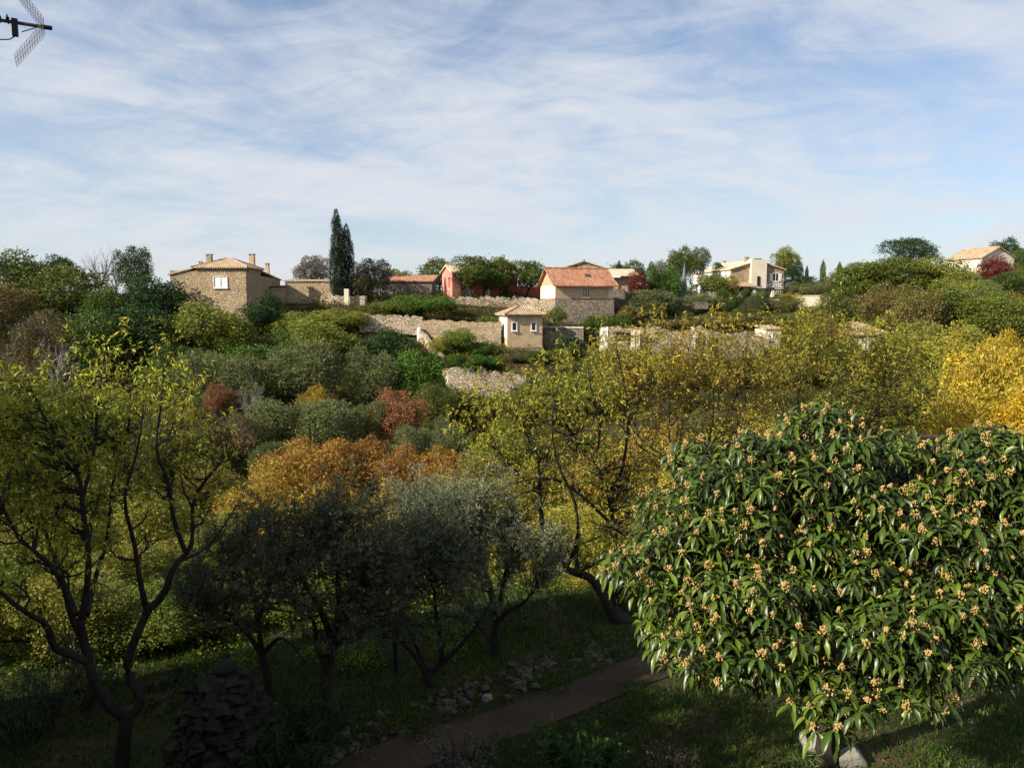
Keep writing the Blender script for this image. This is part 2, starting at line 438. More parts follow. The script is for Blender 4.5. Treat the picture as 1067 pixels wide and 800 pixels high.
_rot = random.Random(4); BRIGHT = 1.4
def veg(px, top, Y, wpx, kind, c1, c2, label, cat='tree', name=None, group=None, H_=None, base=None, depth=1.0, variant=None, twigs=False, cr=1.0):
    p = at(px, top, Y); x = p[0]
    z0 = h1(x, Y) - .12 if base is None else base
    Ht = max(.5, p[2] - z0) if H_ is None else H_
    if H_ is not None: z0 = p[2] - H_
    W = wpx * Y / 800.0 * (1.22 if kind not in ('column', 'ball', 'bare') else 1.0)
    name = name or {'bush': 'shrub', 'hedge': 'hedge'}.get(cat, 'tree')
    T = thing(name, (x, Y, z0), label, cat, group, _rot.uniform(0, 6.28))
    if kind == 'bare':
        tr = link('trunk', _rot.choice(BARE), T); tr.scale = (W * .95, W * .95, Ht * .95)
        return T
    K = CR[kind]; ch = min(Ht * (1.0 if cat != 'tree' else .94), W * K['ratio'] * 1.25, Ht * cr)
    if kind == 'column': ch = Ht * .97
    me = K['m'][variant % len(K['m'])] if variant is not None else _rot.choice(K['m'])
    c = link('crown', me, T); c.scale = (W, W * depth, ch); c.location = (0, 0, Ht - ch)
    c1 = [q * BRIGHT for q in c1]; c2 = [q * BRIGHT * 1.15 for q in c2]
    c.color = (*c1, 1); c['second_tone'] = [float(v) for v in c2]
    tr = link('trunk' if cat == 'tree' else 'stem', BARE[0] if twigs else _rot.choice(TR), T)
    tr.scale = (W * .85, W * .85, Ht * .92)
    return T

# ------------------------------------------------------------------ buildings
def corner(px, py, Y): return at(px, py, Y)
def wall_body(mb, w, d, z0, ze, zr=None, ridge='x', mi=0):
    mb.box(0, w, 0, d, z0, ze, mi)
    if zr is None: return
    if ridge == 'x':            # gables on left and right faces
        for x0, x1 in ((0, .3), (w - .3, w)):
            for ya, yb, za, zb in ((0, d / 2, ze, zr), (d / 2, d, zr, ze)):
                mb.hexa([[x0, ya, ze - .02], [x1, ya, ze - .02], [x1, yb, ze - .02], [x0, yb, ze - .02],
                         [x0, ya, za], [x1, ya, za], [x1, yb, zb], [x0, yb, zb]], mi)
    else:
        for y0, y1 in ((0, .3), (d - .3, d)):
            for xa, xb, za, zb in ((0, w / 2, ze, zr), (w / 2, w, zr, ze)):
                mb.hexa([[xa, y0, ze - .02], [xb, y0, ze - .02], [xb, y1, ze - .02], [xa, y1, ze - .02],
                         [xa, y0, za], [xb, y0, zb], [xb, y1, zb], [xa, y1, za]], mi)
def roof(T, w, d, ze, zr, mat, ridge='x', oh=.35, kind='gable', th=.13, loc=(0, 0)):
    """roof object whose own x runs along the ridge"""
    mb = MB(); L, D = (w, d) if ridge == 'x' else (d, w)
    def slab(p):                # p: 4 corner points of the upper surface, ccw from above
        p = np.array(p, float); lo = p.copy(); lo[:, 2] -= th
        mb.hexa(np.concatenate([lo, p]))
    g = .03
    if kind == 'gable':
        s = (zr - ze) / (D / 2); e = ze - s * oh + .1; zr2 = zr + .1
        slab([[-oh, -oh, e], [L + oh, -oh, e], [L + oh, D / 2, zr2], [-oh, D / 2, zr2]])
        slab([[-oh, D / 2, zr2 - .004], [L + oh, D / 2, zr2 - .004], [L + oh, D + oh, e], [-oh, D + oh, e]])
        n = max(3, int(L / .4)); x = np.linspace(-oh, L + oh, n)
        mb.tube(np.stack([x, np.full(n, D / 2), np.full(n, zr2) + .02 * (np.arange(n) % 2)], 1), .12, 6)
    elif kind == 'hip':
        r = min(L, D) / 2; s = (zr - ze) / r; e = ze - s * oh + .1; zt = zr + .1
        a = [-oh, -oh, e]; b = [L + oh, -oh, e]; c = [L + oh, D + oh, e]; dd = [-oh, D + oh, e]
        if L > D: r1 = [D / 2, D / 2, zt]; r2 = [L - D / 2, D / 2, zt]
        else: r1 = [L / 2, L / 2, zt]; r2 = [L / 2, D - L / 2, zt]
        if L > D: fs = [[a, b, r2, r1], [c, dd, r1, r2], [b, c, r2, r2], [dd, a, r1, r1]]
        else: fs = [[a, b, r1, r1], [b, c, r2, r1], [c, dd, r2, r2], [dd, a, r1, r2]]
        for f in fs: mb.add(f, [[0, 1, 2, 3]])
        lo = [[p[0], p[1], p[2] - th] for p in (a, b, c, dd)]
        for i in range(4):
            j = (i + 1) % 4; q = (a, b, c, dd)
            mb.add([lo[i], lo[j], q[j], q[i]], [[0, 1, 2, 3]])
        mb.add(lo, [[0, 3, 2, 1]])
        for p in (a, b, c, dd):
            t_ = r1 if (np.linalg.norm(np.array(p) - r1) <= np.linalg.norm(np.array(p) - r2)) else r2
            mb.tube([p, t_], .10, 6)
    elif kind == 'mono':        # low at y=0 (ze), high at y=D (zr)
        s = (zr - ze) / D; e = ze - s * oh + .1; t = zr + s * oh + .1
        slab([[-oh, -oh, e], [L + oh, -oh, e], [L + oh, D + oh, t], [-oh, D + oh, t]])
    elif kind == 'monoback':    # high at y=0
        s = (ze - zr) / D; t = zr + s * oh + .1
        slab([[-oh, -oh, ze + s * oh + .1], [L + oh, -oh, ze + s * oh + .1], [L + oh, D + oh, zr - s * oh + .1], [-oh, D + oh, zr - s * oh + .1]])
    o = mb.build('roof', M[mat], T)
    if ridge == 'x': o.location = (loc[0], loc[1], 0)
    else: o.rotation_euler = (0, 0, math.pi / 2); o.location = (loc[0] + w, loc[1], 0)
    return o
def window(T, face, u, z0, w, h, frame='white', pane='glass', bars=1, shutters=None, size=(1, 1), name='window', surround=.09, hbars=0, sill=True):
    mb = MB(); s = surround; a = w / 2
    mb.box(-a - s, -a, -.07, .02, z0 - s, z0 + h + s); mb.box(a, a + s, -.07, .02, z0 - s, z0 + h + s)
    mb.box(-a, a, -.067, .02, z0 + h, z0 + h + s); mb.box(-a, a, -.067, .02, z0 - s, z0)
    for k in range(bars):
        x = -a + w * (k + 1) / (bars + 1); mb.box(x - .03, x + .03, -.05, .0, z0, z0 + h)
    for k in range(hbars):
        z = z0 + h * (k + 1) / (hbars + 1); mb.box(-a, a, -.046, .0, z - .02, z + .02)
    if sill: mb.box(-a - s - .04, a + s + .04, -.14, .02, z0 - s - .07, z0 - s - .002)
    o = mb.build(name, M[frame], T)
    mp = MB(); mp.box(-a, a, -.015, .01, z0, z0 + h); mp.build('pane', M[pane], o)
    if shutters:
        for sg in (-1, 1):
            ms = MB(); x0 = sg * (a + s + .02); x1 = sg * (a + s + .02 + w * .5)
            ms.box(min(x0, x1), max(x0, x1), -.06, -.01, z0 - .02, z0 + h + .02)
            for q in range(5): 
                zz = z0 + h * (q + .5) / 5; ms.box(min(x0, x1) + .04, max(x0, x1) - .04, -.085, -.058, zz - .02, zz + .04)
            ms.build('shutter', M[shutters], o)
    W, D = size
    if face == 'front': o.location = (u, 0, 0)
    elif face == 'left': o.rotation_euler = (0, 0, -math.pi / 2); o.location = (0, u, 0)
    elif face == 'right': o.rotation_euler = (0, 0, math.pi / 2); o.location = (W, u, 0)
    return o
def chimney(T, x, y, z0, z1, s=.5, mat='stone', pots=True):
    mb = MB(); mb.box(x - s / 2, x + s / 2, y - s / 2, y + s / 2, z0, z1)
    o = mb.build('chimney', M[mat], T)
    mc = MB()
    for sx in (-1, 1):
        for sy in (-1, 1):
            mc.box(x + sx * s * .38 - .05, x + sx * s * .38 + .05, y + sy * s * .38 - .05, y + sy * s * .38 + .05, z1 - .01, z1 + .2)
    mc.box(x - s * .65, x + s * .65, y - s * .65, y + s * .65, z1 + .195, z1 + .27)
    mc.build('cap', M['tilet'], o)
def eave_row(T, w, z, y=-.12, mat='tilet', x0=0):
    mb = MB(); n = int(w / .22)
    for k in range(n):
        x = x0 + (k + .5) * w / n
        mb.tube([[x, y - .12, z], [x, y + .2, z + .01]], .07, 5)
    mb.build('eave_tiles', M[mat], T)

# stone farmhouse on the left
p = at(205.5, 320, 78); X0 = p[0]
T = thing('farmhouse', (X0, 78, 0), 'ochre rubble-stone farmhouse with pyramid tile roof and one curtained window, left on the ridge', 'house')
w = at(256, 278, 78)[0] - X0; ze = at(230, 278, 78)[2]
mb = MB(); mb.box(0, w, 0, 4.6, -2.5, ze); mb.build('wall', M['stone'], T)
roof(T, w, 4.6, ze, ze + .88, 'tilet', oh=.3, kind='hip'); eave_row(T, w, ze - .05)
mb = MB(); mb.box(-2.75, -.003, .35, 4.4, -2.5, ze - .35); mb.build('side_wing', M['stone'], T)
o = roof(T, 2.75, 4.0, ze - .75, ze - .05, 'tilet', oh=.2, kind='mono', ridge='y', loc=(-2.75, .35))
o.rotation_euler = (0, 0, -math.pi / 2); o.location = (-2.75, 4.4, 0)
mb = MB(); mb.box(.02, w - .02, 4.6, 11.5, -2.5, ze - .75); mb.build('rear_wing', M['stone'], T)
roof(T, w - .04, 6.9, ze - .25, ze - .95, 'tilet', oh=.15, kind='monoback', loc=(.02, 4.62))
mb = MB(); mb.box(w + .003, w + 1.7, 7.5, 11, -2.5, ze - 1.9); mb.build('lean_to', M['stone'], T)
roof(T, 1.7, 3.5, ze - 1.75, ze - 1.9, 'tilet', oh=.12, kind='monoback', loc=(w + .003, 7.5))
wx = at(230, 294, 78)[0] - X0; zt = at(230, 288.5, 78)[2]; zb = at(230, 299.5, 78)[2]
window(T, 'front', wx, zb, 1.3, zt - zb, 'cream', 'curtain', 1, surround=.07)
window(T, 'right', 6.0, -.6, .9, 1.1, 'darkwood', 'glass', 1, size=(w, 5), surround=.05)
chimney(T, at(212, 270, 78)[0] - X0, 1.6, ze, ze + 1.1, .5)
chimney(T, at(203, 270, 78)[0] - X0, 1.4, ze - .4, ze + .35, .3)
chimney(T, at(256, 270, 80)[0] - X0 - .3, 4.9, ze - .5, ze + 1.35, .5, 'plaster')
chimney(T, w - .4, 8.2, ze - .6, ze + .55, .36, 'plaster')

# low outbuilding beside the cypresses
p = at(297, 292, 86); X0 = p[0]; z = p[2]; w = at(347, 292, 86)[0] - X0
T = thing('outbuilding', (X0, 86, 0), 'long low rubble-stone outbuilding with thin tile coping just left of the cypresses', 'outbuilding')
mb = MB(); mb.box(0, w, 0, 3.2, -1.5, z - .15); mb.build('wall', M['stone'], T)
roof(T, w, 3.2, z - .1, z + .1, 'tilet', oh=.15, kind='mono')

# long low barn with orange roof
X0 = at(398, 290, 93)[0]; w = at(450, 290, 93)[0] - X0; z = at(420, 293, 93)[2]; zt = at(420, 285.5, 93)[2]
T = thing('barn', (X0, 93, 0), 'low grey stone barn with shallow orange tile roof left of the rose house', 'barn')
mb = MB(); mb.box(0, w, 0, 6, -1.5, z); mb.build('wall', M['stonegrey'], T)
roof(T, w, 6, z, zt, 'tileo', oh=.25, kind='mono')

# rose house
a = math.radians(25); P0 = at(471.3, 309, 90); ze = at(471, 283, 90)[2]
T = thing('rose_house', (P0[0], 90, 0), 'rose-red rendered house with its gable lit, half hidden behind two leafy trees', 'house', None, a)
d = 3.4; w = 8.4
mb = MB(); wall_body(mb, w, d, -1.5, ze, ze + .75, 'x'); mb.build('wall', M['pink'], T)
roof(T, w, d, ze, ze + .75, 'tilep', oh=.25)
for u in (.9, 2.3): window(T, 'left', u, ze - 1.75, .38, 1.1, 'pink', 'pinkdark', 0, surround=.04, sill=False)
mb = MB(); mb.box(.9, w - .02, -.013, -.0, -1, ze - 1.1); mb.build('front_render', M['pinkdark'], T)  # darker red sheet paints in the shade on the long front
window(T, 'front', 1.6, .9, .9, 1.6, 'darkwood', 'glass', 1, surround=.05); window(T, 'front', 4.4, .9, .9, 1.6, 'darkwood', 'glass', 1, surround=.05); window(T, 'front', 6.6, .9, .9, 1.6, 'darkwood', 'glass', 1, surround=.05)
mb = MB(); mb.box(-1.7, -.01, .2, 3.0, .95 + ze - 4.05, 1.08 + ze - 4.05 + .02)
for yy in (.3, 2.9): mb.box(-1.65, -1.53, yy - .06, yy + .06, -1, .95 + ze - 4.05)
mb.build('awning', M['pinkdark'], T)
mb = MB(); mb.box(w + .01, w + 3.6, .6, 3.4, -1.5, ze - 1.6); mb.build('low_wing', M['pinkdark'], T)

# stone houses whose roofs show above
X0 = at(507, 275, 104)[0]; w = at(536, 275, 104)[0] - X0; z = at(520, 276.5, 104)[2]; zt = at(520, 269.5, 104)[2]
T = thing('village_house', (X0, 104, 0), 'tan roofed stone house showing only its gable and chimney above the rose house trees', 'house')
mb = MB(); wall_body(mb, w, 6, 0, z, zt, 'y'); mb.build('wall', M['stone'], T); roof(T, w, 6, z, zt, 'tilet', ridge='y', oh=.3)
chimney(T, w * .6, .8, z, zt + .25, .4)
X0 = at(582, 275, 98)[0]; w = at(635, 275, 98)[0] - X0; z = at(610, 281, 98)[2]; zt = at(610, 272.5, 98)[2]
T = thing('village_house', (X0, 98, 0), 'stone gabled house peeking over the ridge of the orange roofed cottage', 'house')
mb = MB(); wall_body(mb, w, 7, -.5, z, zt, 'y'); mb.build('wall', M['stonepale'], T); roof(T, w, 7, z, zt, 'tilet', ridge='y', oh=.25)

# cottage with orange roof
a = math.radians(17); P0 = at(578.5, 334, 84); ze = at(578, 295.5, 84)[2]; zr = at(570, 280, 84)[2] + .08
zm = at(600, 310.8, 84)[2]
w = 6.85; d = 4.9
T = thing('cottage', (P0[0], 84, 0), 'cottage with bright orange tile roof, ochre render above a rubble-stone lower storey', 'house', None, a)
mb = MB(); wall_body(mb, w, d, zm, ze, zr - .05, 'x'); mb.build('wall', M['plaster'], T)
mb = MB(); mb.hexa([[-.12, -.45, -4.2], [w + .1, -.45, -4.2], [w + .1, d, -4.2], [-.12, d, -4.2], [-.04, -.05, zm], [w + .04, -.05, zm], [w + .04, d, zm], [-.04, d, zm]])
mb.build('stone_base', M['stonebase'], T)
mb = MB()
for k in range(8):
    q = .42 if k % 2 else .62; z0_ = zm + k * (ze - zm - .2) / 8
    mb.box(w - q, w + .015, -.015, .4, z0_ + .005, z0_ + (ze - zm - .2) / 8 - .01)
mb.build('quoins', M['cream'], T)
mb = MB(); mb.box(-.012, .0, 0, d, zm, ze - .15); mb.build('gable_render', M['cream'], T)  # paler sheet puts the sunlight on this gable into its colour
roof(T, w, d, ze, zr, 'tileo', oh=.4); eave_row(T, w + .8, ze - .28, -.42, 'tileo', -.4)
window(T, 'front', 3.55, zm + .15, .82, .95, 'cream', 'glass', 3, surround=.05)
o = window(T, 'front', 5.2, 0, .1, .1, 'cream', 'plaster', 0, surround=.02, sill=False, name='vent')
o.location = (5.2, 0, zm + .8)
mb = MB(); s = (zr - ze) / (d / 2); yy = 1.0
mb.hexa([[4.0, yy, ze + s * yy + .1], [4.6, yy, ze + s * yy + .1], [4.6, yy + .4, ze + s * (yy + .4) + .1], [4.0, yy + .4, ze + s * (yy + .4) + .1],
         [4.0, yy, ze + s * yy + .19], [4.6, yy, ze + s * yy + .19], [4.6, yy + .4, ze + s * (yy + .4) + .19], [4.0, yy + .4, ze + s * (yy + .4) + .19]])
mb.build('skylight', M['metal'], T)

# small square garden tower
a = math.radians(15); P0 = at(528.6, 365, 76); ze = at(530, 327, 76)[2]; w = 3.62; d = 3.3
T = thing('garden_cabin', (P0[0], 76, 0), 'small square garden house with pyramid roof and two little white-framed windows below the ridge', 'cabin', None, a)
mb = MB(); mb.box(0, w, 0, d, -6.0, ze); mb.build('wall', M['plastercab'], T)
mb = MB(); mb.box(-.014, 0, .0, d, ze - 2.35, ze - .1); mb.build('side_render', M['white'], T)
mb = MB(); mb.box(-.06, w + .06, -.06, d + .06, -6, ze - 3.3); mb.build('plinth', M['stonepale'], T)
roof(T, w, d, ze, ze + .68, 'tilet', oh=.33, kind='hip'); eave_row(T, w + .6, ze - .1, -.3, 'tilet', -.3)
for px_ in (536, 556.2):
    u = (at(px_, 340, 76)[0] - P0[0]) / math.cos(a)
    window(T, 'front', u, ze - 1.62, .40, .74, 'white', 'glass', 0, surround=.08)

# creeper house right of the cottage
X0 = at(636, 290, 93)[0]; z = at(650, 287, 93)[2]; zt = at(650, 279.5, 93)[2]
T = thing('porch_house', (X0, 93, 0), 'small stone house with pale tile roof, white porch and dark red creeper', 'house', None, 0)
mb = MB(); mb.box(.9, 4.1, .8, 5, -1.8, z); mb.box(0, .9, 1.6, 5, -1.8, z - .02); mb.build('wall', M['stone'], T)
roof(T, 3.1, 4.2, z, zt, 'tilep', oh=.3, kind='mono', loc=(.1, .6))
mb = MB(); mb.box(.02, .14, .1, .22, -.6, z); mb.box(-.1, 1.2, .05, .25, z - .25, z - .03); mb.build('porch_post', M['white'], T)
window(T, 'front', 1.0, .4, .6, 1.2, 'white', 'glass', 1).location = (1.6, .8, .0)
window(T, 'front', 1.0, .1, .5, .7, 'white', 'glass', 1).location = (3.0, .8, .0)
mb = MB(); mb.box(.2, 1.6, -.9, .8, -3.5, at(648, 301, 92)[2]); mb.build('stair_block', M['stonegrey'], T)  # grey block stands in for the dark shaded recess below the porch

# long villa
a = math.radians(8); P0 = at(761, 300, 105); X0 = P0[0]; ze = at(761, 280.5, 105)[2]; zr = at(787, 271.5, 105)[2]; zg = 2.0
w = 7.6; d = 14.0
T = thing('villa', (X0, 105, 0), 'stone villa with light tile roof, cream chimney bay and white HOTEL lettering', 'house', None, a)
mb = MB(); wall_body(mb, w, d, zg - 1.5, ze, zr, 'y'); mb.build('wall', M['stone'], T)
mb = MB(); mb.box(-.02, 0, .1, d - .1, zg - 1.5, ze - .1); mb.build('side_render', M['white'], T)
roof(T, w, d, ze, zr, 'tilep', ridge='y', oh=.25)
mb = MB(); mb.box(2.7, 4.9, -.5, 1.0, zg - 1.5, zr + .12); mb.build('chimney_bay', M['cream'], T)
mb = MB(); mb.box(3.5, 4.3, -.1, .5, zr + .115, zr + .3); mb.build('chimney_cap', M['metal'], T)
o = window(T, 'front', 3.9, ze - 2.1, .3, 1.1, 'darkwood', 'glass', 0, surround=.04); o.location = (3.75, -.5, 0)
window(T, 'front', 6.45, ze - 1.55, .75, 1.0, 'cream', 'glass', 1, shutters='white')
mb = MB(); mb.box(5.2, 7.45, -.04, -.003, ze - 2.52, ze - 1.72); sg = mb.build('sign', M['signback'], T)
tc_ = bpy.data.curves.new('lettering', 'FONT'); tc_.body = 'HOTEL'; tc_.size = .80; tc_.extrude = .025; tc_.align_x = 'CENTER'; tc_.space_character = 1.0; tc_.offset = .012
tc_.materials.append(M['white']); to = bpy.data.objects.new('lettering', tc_); COL.objects.link(to); to.parent = sg; to.location = (6.33, -.075, ze - 2.40); to.rotation_euler = (math.pi / 2, 0, 0); to.scale = (.93, 1, 1)
bpy.context.view_layer.update()
tm = bpy.data.meshes.new_from_object(to); tl = link('letter_row', tm, sg, tuple(to.location)); tl.rotation_euler = to.rotation_euler; tl.scale = to.scale; bpy.data.objects.remove(to); tl.name = 'lettering'
if not tm.materials: tm.materials.append(M['white'])
mb = MB(); mb.box(5.1, 7.5, -.18, -.003, ze - 2.64, ze - 2.54); mb.build('ledge', M['cream'], T)
for u in (5.9, 6.9): window(T, 'front', u, ze - 3.75, .55, .9, 'white', 'glass', 1, surround=.05)
mb = MB(); mb.box(-.3, 5.1, -2.6, -.52, ze - 2.75, ze - 2.6); 
mb.build('porch_roof', M['darkwood'], T)
for x in (-.1, 2.3, 4.9):
    mb = MB(); mb.box(x - .2, x + .2, -2.5, -2.1, zg - 1.5, ze - 2.75); mb.build('porch_pillar', M['cream'], T)
o = roof(T, 2.9, 1.9, ze - 2.35, ze - 1.85, 'tilet', oh=.1, kind='mono', loc=(-.2, -1.95)); o.name = 'lean_to_roof'
window(T, 'left', 2.5, ze - 2.0, .7, 1.0, 'cream', 'glass', 1); window(T, 'left', 6.5, ze - 2.0, .7, 1.0, 'cream', 'glass', 1)
chimney(T, w * .5, 3.5, zr - .3, zr + .45, .5, 'tileo')
chimney(T, w * .35, 8.5, zr - .8, zr + .2, .4, 'cream')

# cream retaining block right of the villa
X0 = at(831, 308, 96)[0]; z = at(831, 308.5, 96)[2]; w = at(866, 308, 96)[0] - X0
T = thing('water_tank', (X0, 96, 0), 'low cream rendered block with stone right end among shrubs right of the villa', 'outbuilding', None, math.radians(-8))
mb = MB(); mb.box(0, w * .72, 0, 3, z - 2.4, z); mb.build('wall', M['cream'], T)
mb = MB(); mb.box(w * .72 + .003, w, 0, 3, z - 2.4, z - .1); mb.build('stone_end', M['stone'], T)
mb = MB(); mb.box(-.08, w * .74, -.08, 3.08, z + .003, z + .1); mb.build('coping', M['coping'], T)

# ruined white tower below the villa
X0 = at(797.5, 340, 80)[0]; z = at(800, 343, 80)[2]; w = at(815, 343, 80)[0] - X0
T = thing('ruined_tower', (X0, 80, 0), 'narrow white ruined house end with blind upper window and small dark window below the villa', 'ruin', None, math.radians(6))
mb = MB(); mb.box(0, w, 0, 2.6, -7, z); mb.build('wall', M['cream'], T)
roof(T, w, 2.6, z, z + .3, 'tilep', oh=.12, kind='mono')
window(T, 'front', .55, z - 1.1, .4, .7, 'white', 'curtain', 0, surround=.04)
window(T, 'front', 1.25, z - 2.75, .36, .45, 'white', 'glass', 0, surround=.04)

# hipped house half buried in the right slope
X0 = at(872, 348, 70)[0]; z = at(900, 348, 70)[2]; zt = at(900, 338.5, 70)[2]; w = at(926, 348, 70)[0] - X0
T = thing('slope_house', (X0, 70, 0), 'low white walled house with tan hipped roof half buried in foliage on the right slope', 'house')
mb = MB(); mb.box(0, w, 0, 4.2, -7, z); mb.build('wall', M['cream'], T)
roof(T, w, 4.2, z, zt + .1, 'tilet', oh=.25, kind='hip')
window(T, 'front', 2.9, z - 1.3, .6, .9, 'white', 'curtain', 1); window(T, 'front', 4.1, z - 1.3, .5, .9, 'white', 'glass', 1)

# gabled house on the right skyline
a = math.radians(14); P0 = at(1022, 290, 110); X0 = P0[0]; ze = at(1022, 268, 110)[2]; zr = at(1037, 259, 110)[2] + .2
T = thing('hilltop_house', (X0, 110, 0), 'white walled gabled house with pale roof on the right skyline behind a wine-red tree', 'house', None, a)
w = 5.6; d = 6.2
mb = MB(); wall_body(mb, w, d, 2, ze, zr, 'y'); mb.build('wall', M['cream'], T)
roof(T, w, d, ze, zr, 'tilet', ridge='y', oh=.25)
window(T, 'front', 3.9, ze - 1.6, .7, 1.0, 'white', 'glass', 1, shutters='white'); window(T, 'left', 3, ze - 1.8, .6, .8, 'white', 'curtain', 1)

# ------------------------------------------------------------------ garden walls
def wallrun(name, label, pts, mat, thick=.5, rough=.09, seed=1, cat='wall', coping=None, cmat='coping'):
    g = np.random.default_rng(seed)
    A = []
    for px, Y, t, b in pts:
        q = at(px, t, Y); A.append([q[0], Y, q[2], at(px, b, Y)[2]])
    A = np.array(A); s = np.concatenate([[0], np.cumsum(np.hypot(*np.diff(A[:, :2], axis=0).T))])
    n = max(2, int(s[-1] / .3)); t = np.linspace(0, s[-1], n)
    P = np.stack([np.interp(t, s, A[:, i]) for i in range(4)], 1)
    T2 = np.gradient(P[:, :2], axis=0); T2 /= np.linalg.norm(T2, axis=1)[:, None] + 1e-9
    Nn = np.stack([-T2[:, 1], T2[:, 0]], 1) * thick
    top = P[:, 2] + g.normal(0, rough, n); ff = g.normal(0, .004, n)
    V = np.zeros((n, 4, 3)); V[:, 0, :2] = V[:, 1, :2] = P[:, :2] - Nn * ff[:, None] * 2
    V[:, 2, :2] = V[:, 3, :2] = P[:, :2] + Nn
    V[:, 0, 2] = V[:, 3, 2] = P[:, 3]; V[:, 1, 2] = top; V[:, 2, 2] = top + g.normal(0, rough * .5, n)
    i = np.arange(n - 1)[:, None] * 4; j = np.arange(4)[None]; j2 = (j + 1) % 4
    F = np.stack([i + j, i + 4 + j, i + 4 + j2, i + j2], -1).reshape(-1, 4)
    F = np.concatenate([F, [[0, 1, 2, 3], [n * 4 - 1, n * 4 - 2, n * 4 - 3, n * 4 - 4]]])
    p0 = np.array([P[0, 0], P[0, 1], P[:, 3].min()])
    o = link(name, mesh_np(name, V.reshape(-1, 3) - p0, F, [M[mat]]), None, tuple(p0))
    tag(o, label, cat)
    if coping:
        mb = MB()
        for k in range(0, n - 1):
            c = (P[k] + P[k + 1]) / 2; L = np.linalg.norm(P[k + 1, :2] - P[k, :2]) * .48; ang = math.atan2(T2[k, 1], T2[k, 0])
            cx, cy = c[0] + Nn[k, 0] / 2 - p0[0], c[1] + Nn[k, 1] / 2 - p0[1]; zz = (P[k, 2] + P[k + 1, 2]) / 2 - p0[2] + g.normal(0, .015)
            mb.box(-L, L, -thick * .62, thick * .62, zz + .0, zz + coping, 0, 0)
            v = mb.v[-1]; q = v[:, :2].copy(); cs, sn = math.cos(ang), math.sin(ang)
            v[:, 0] = cx + q[:, 0] * cs - q[:, 1] * sn; v[:, 1] = cy + q[:, 0] * sn + q[:, 1] * cs
        mb.build('coping', M[cmat], o)
    return o
wallrun('rubble_wall', 'tumbled pale rubble wall at the foot of the two cypresses', [(333, 86, 309, 320), (350, 85, 308.5, 319), (380, 84.5, 309, 319)], 'stonepale', .8, .16, 2)
wallrun('gate_post', 'square pale stone gate post right of the cypresses', [(358.5, 84, 301, 318), (363, 84, 301, 318)], 'cream', .5, .0, 3, 'post')
wallrun('retaining_wall', 'long sunlit terrace wall below the barn and its hedge', [(374, 77.6, 327.5, 346), (400, 77.6, 328.5, 346), (440, 77.3, 330, 350)], 'stonepale', .6, .08, 4)
wallrun('retaining_wall', 'terrace wall running left from the small square garden house', [(438, 77.2, 333.5, 362), (480, 77, 335, 368), (522, 76.8, 336, 368)], 'stone', .6, .06, 5)
wallrun('boundary_wall', 'pale wall stepping steeply downhill from its white end post', [(435, 76.9, 342.5, 366), (440, 76.2, 347, 372), (448, 74.5, 358, 384), (458, 72.5, 369, 392), (466, 71.4, 382, 402)], 'stonepale', .35, .05, 6)
wallrun('gate_post', 'white rendered end post at the top of the stepping wall', [(434.4, 76.7, 341, 364), (438, 76.7, 341, 364)], 'white', .3, 0, 7, 'post')
wallrun('retaining_wall', 'lowest broad sunlit rubble wall under the clipped garden hedges', [(456.5, 72, 383, 412), (467, 70.4, 384, 424), (490, 70.2, 386, 420), (515, 70.2, 388, 424), (548, 70.3, 391, 426)], 'stonepale', .7, .12, 8)
wallrun('retaining_wall', 'weathered bank wall under the rose house terrace', [(470, 88.6, 309.5, 332), (500, 88.6, 310, 332), (545, 88.4, 310, 334), (572, 87.5, 312, 336)], 'stonepale', .7, .1, 9)
wallrun('retaining_wall', 'shaded terrace wall with pale coping right of the square garden house', [(564, 78.6, 341, 384), (585, 78.4, 341.5, 384), (608, 78.2, 342, 384)], 'stonegrey', .5, .0, 10, coping=.12)
wallrun('ruin_wall', 'ruined wall with a bright rendered left end below the porch house', [(625, 77.8, 341, 366), (633.5, 77.6, 341, 368)], 'white', .5, .04, 11, 'ruin')
wallrun('ruin_wall', 'long crumbling stone wall showing through the yellow leaves below the lawn', [(634, 77.6, 341.5, 366), (660, 77.6, 342, 370), (680, 77.5, 341, 372), (705, 77.4, 346, 374), (730, 77.4, 340, 374), (760, 77.2, 350, 376), (778, 77.2, 346, 378), (797, 77.2, 352, 378)], 'stonepale', .6, .12, 12, 'ruin')
T = thing('ruin_lintel', tuple(at(650, 345.5, 77.4)), 'dark stone lintel slab jutting out of the crumbling wall', 'lintel')
mb = MB(); mb.box(-1.1, 1.1, -.25, .3, -.08, .08); mb.build('slab', M['stonegrey'], T); mb = MB(); mb.box(-.9, .9, -.03, .05, -.7, -.08); mb.build('opening', M['darkwood'], T)  # dark sheet stands in for the shade inside the wall's window hole
for k, (px, t, b) in enumerate(((658, 343, 358), (663, 344, 358), (721, 340, 362), (737, 347, 372))):
    wallrun('stone_pillar', ['leftmost leaning pale pillar in the ruin below the lawn', 'short pale pillar right beside the leftmost leaning one', 'tall chalk-white broken pillar in the middle of the ruin', 'pale broken pillar right of the tall white one'][k], [(px, 76.8, t, b + 6), (px + 4, 76.8, t + 1, b + 6)], 'cream', .4, .08, 20 + k, 'pillar')
wallrun('garden_wall', 'low terrace parapet under the closed parasol', [(697, 99, 303, 312), (730, 99, 303.5, 312), (748, 99, 304, 312)], 'stonepale', .5, .03, 13)
wallrun('garden_wall', 'short grey terrace wall among the olives below the parasol', [(712, 93, 315, 322), (738, 93, 315, 322)], 'stonegrey', .5, .05, 14)
wallrun('garden_wall', 'broken pale steps wall right of the clipped balls below the villa', [(797, 94, 311, 319), (812, 94, 312, 319)], 'stonepale', .6, .15, 15)
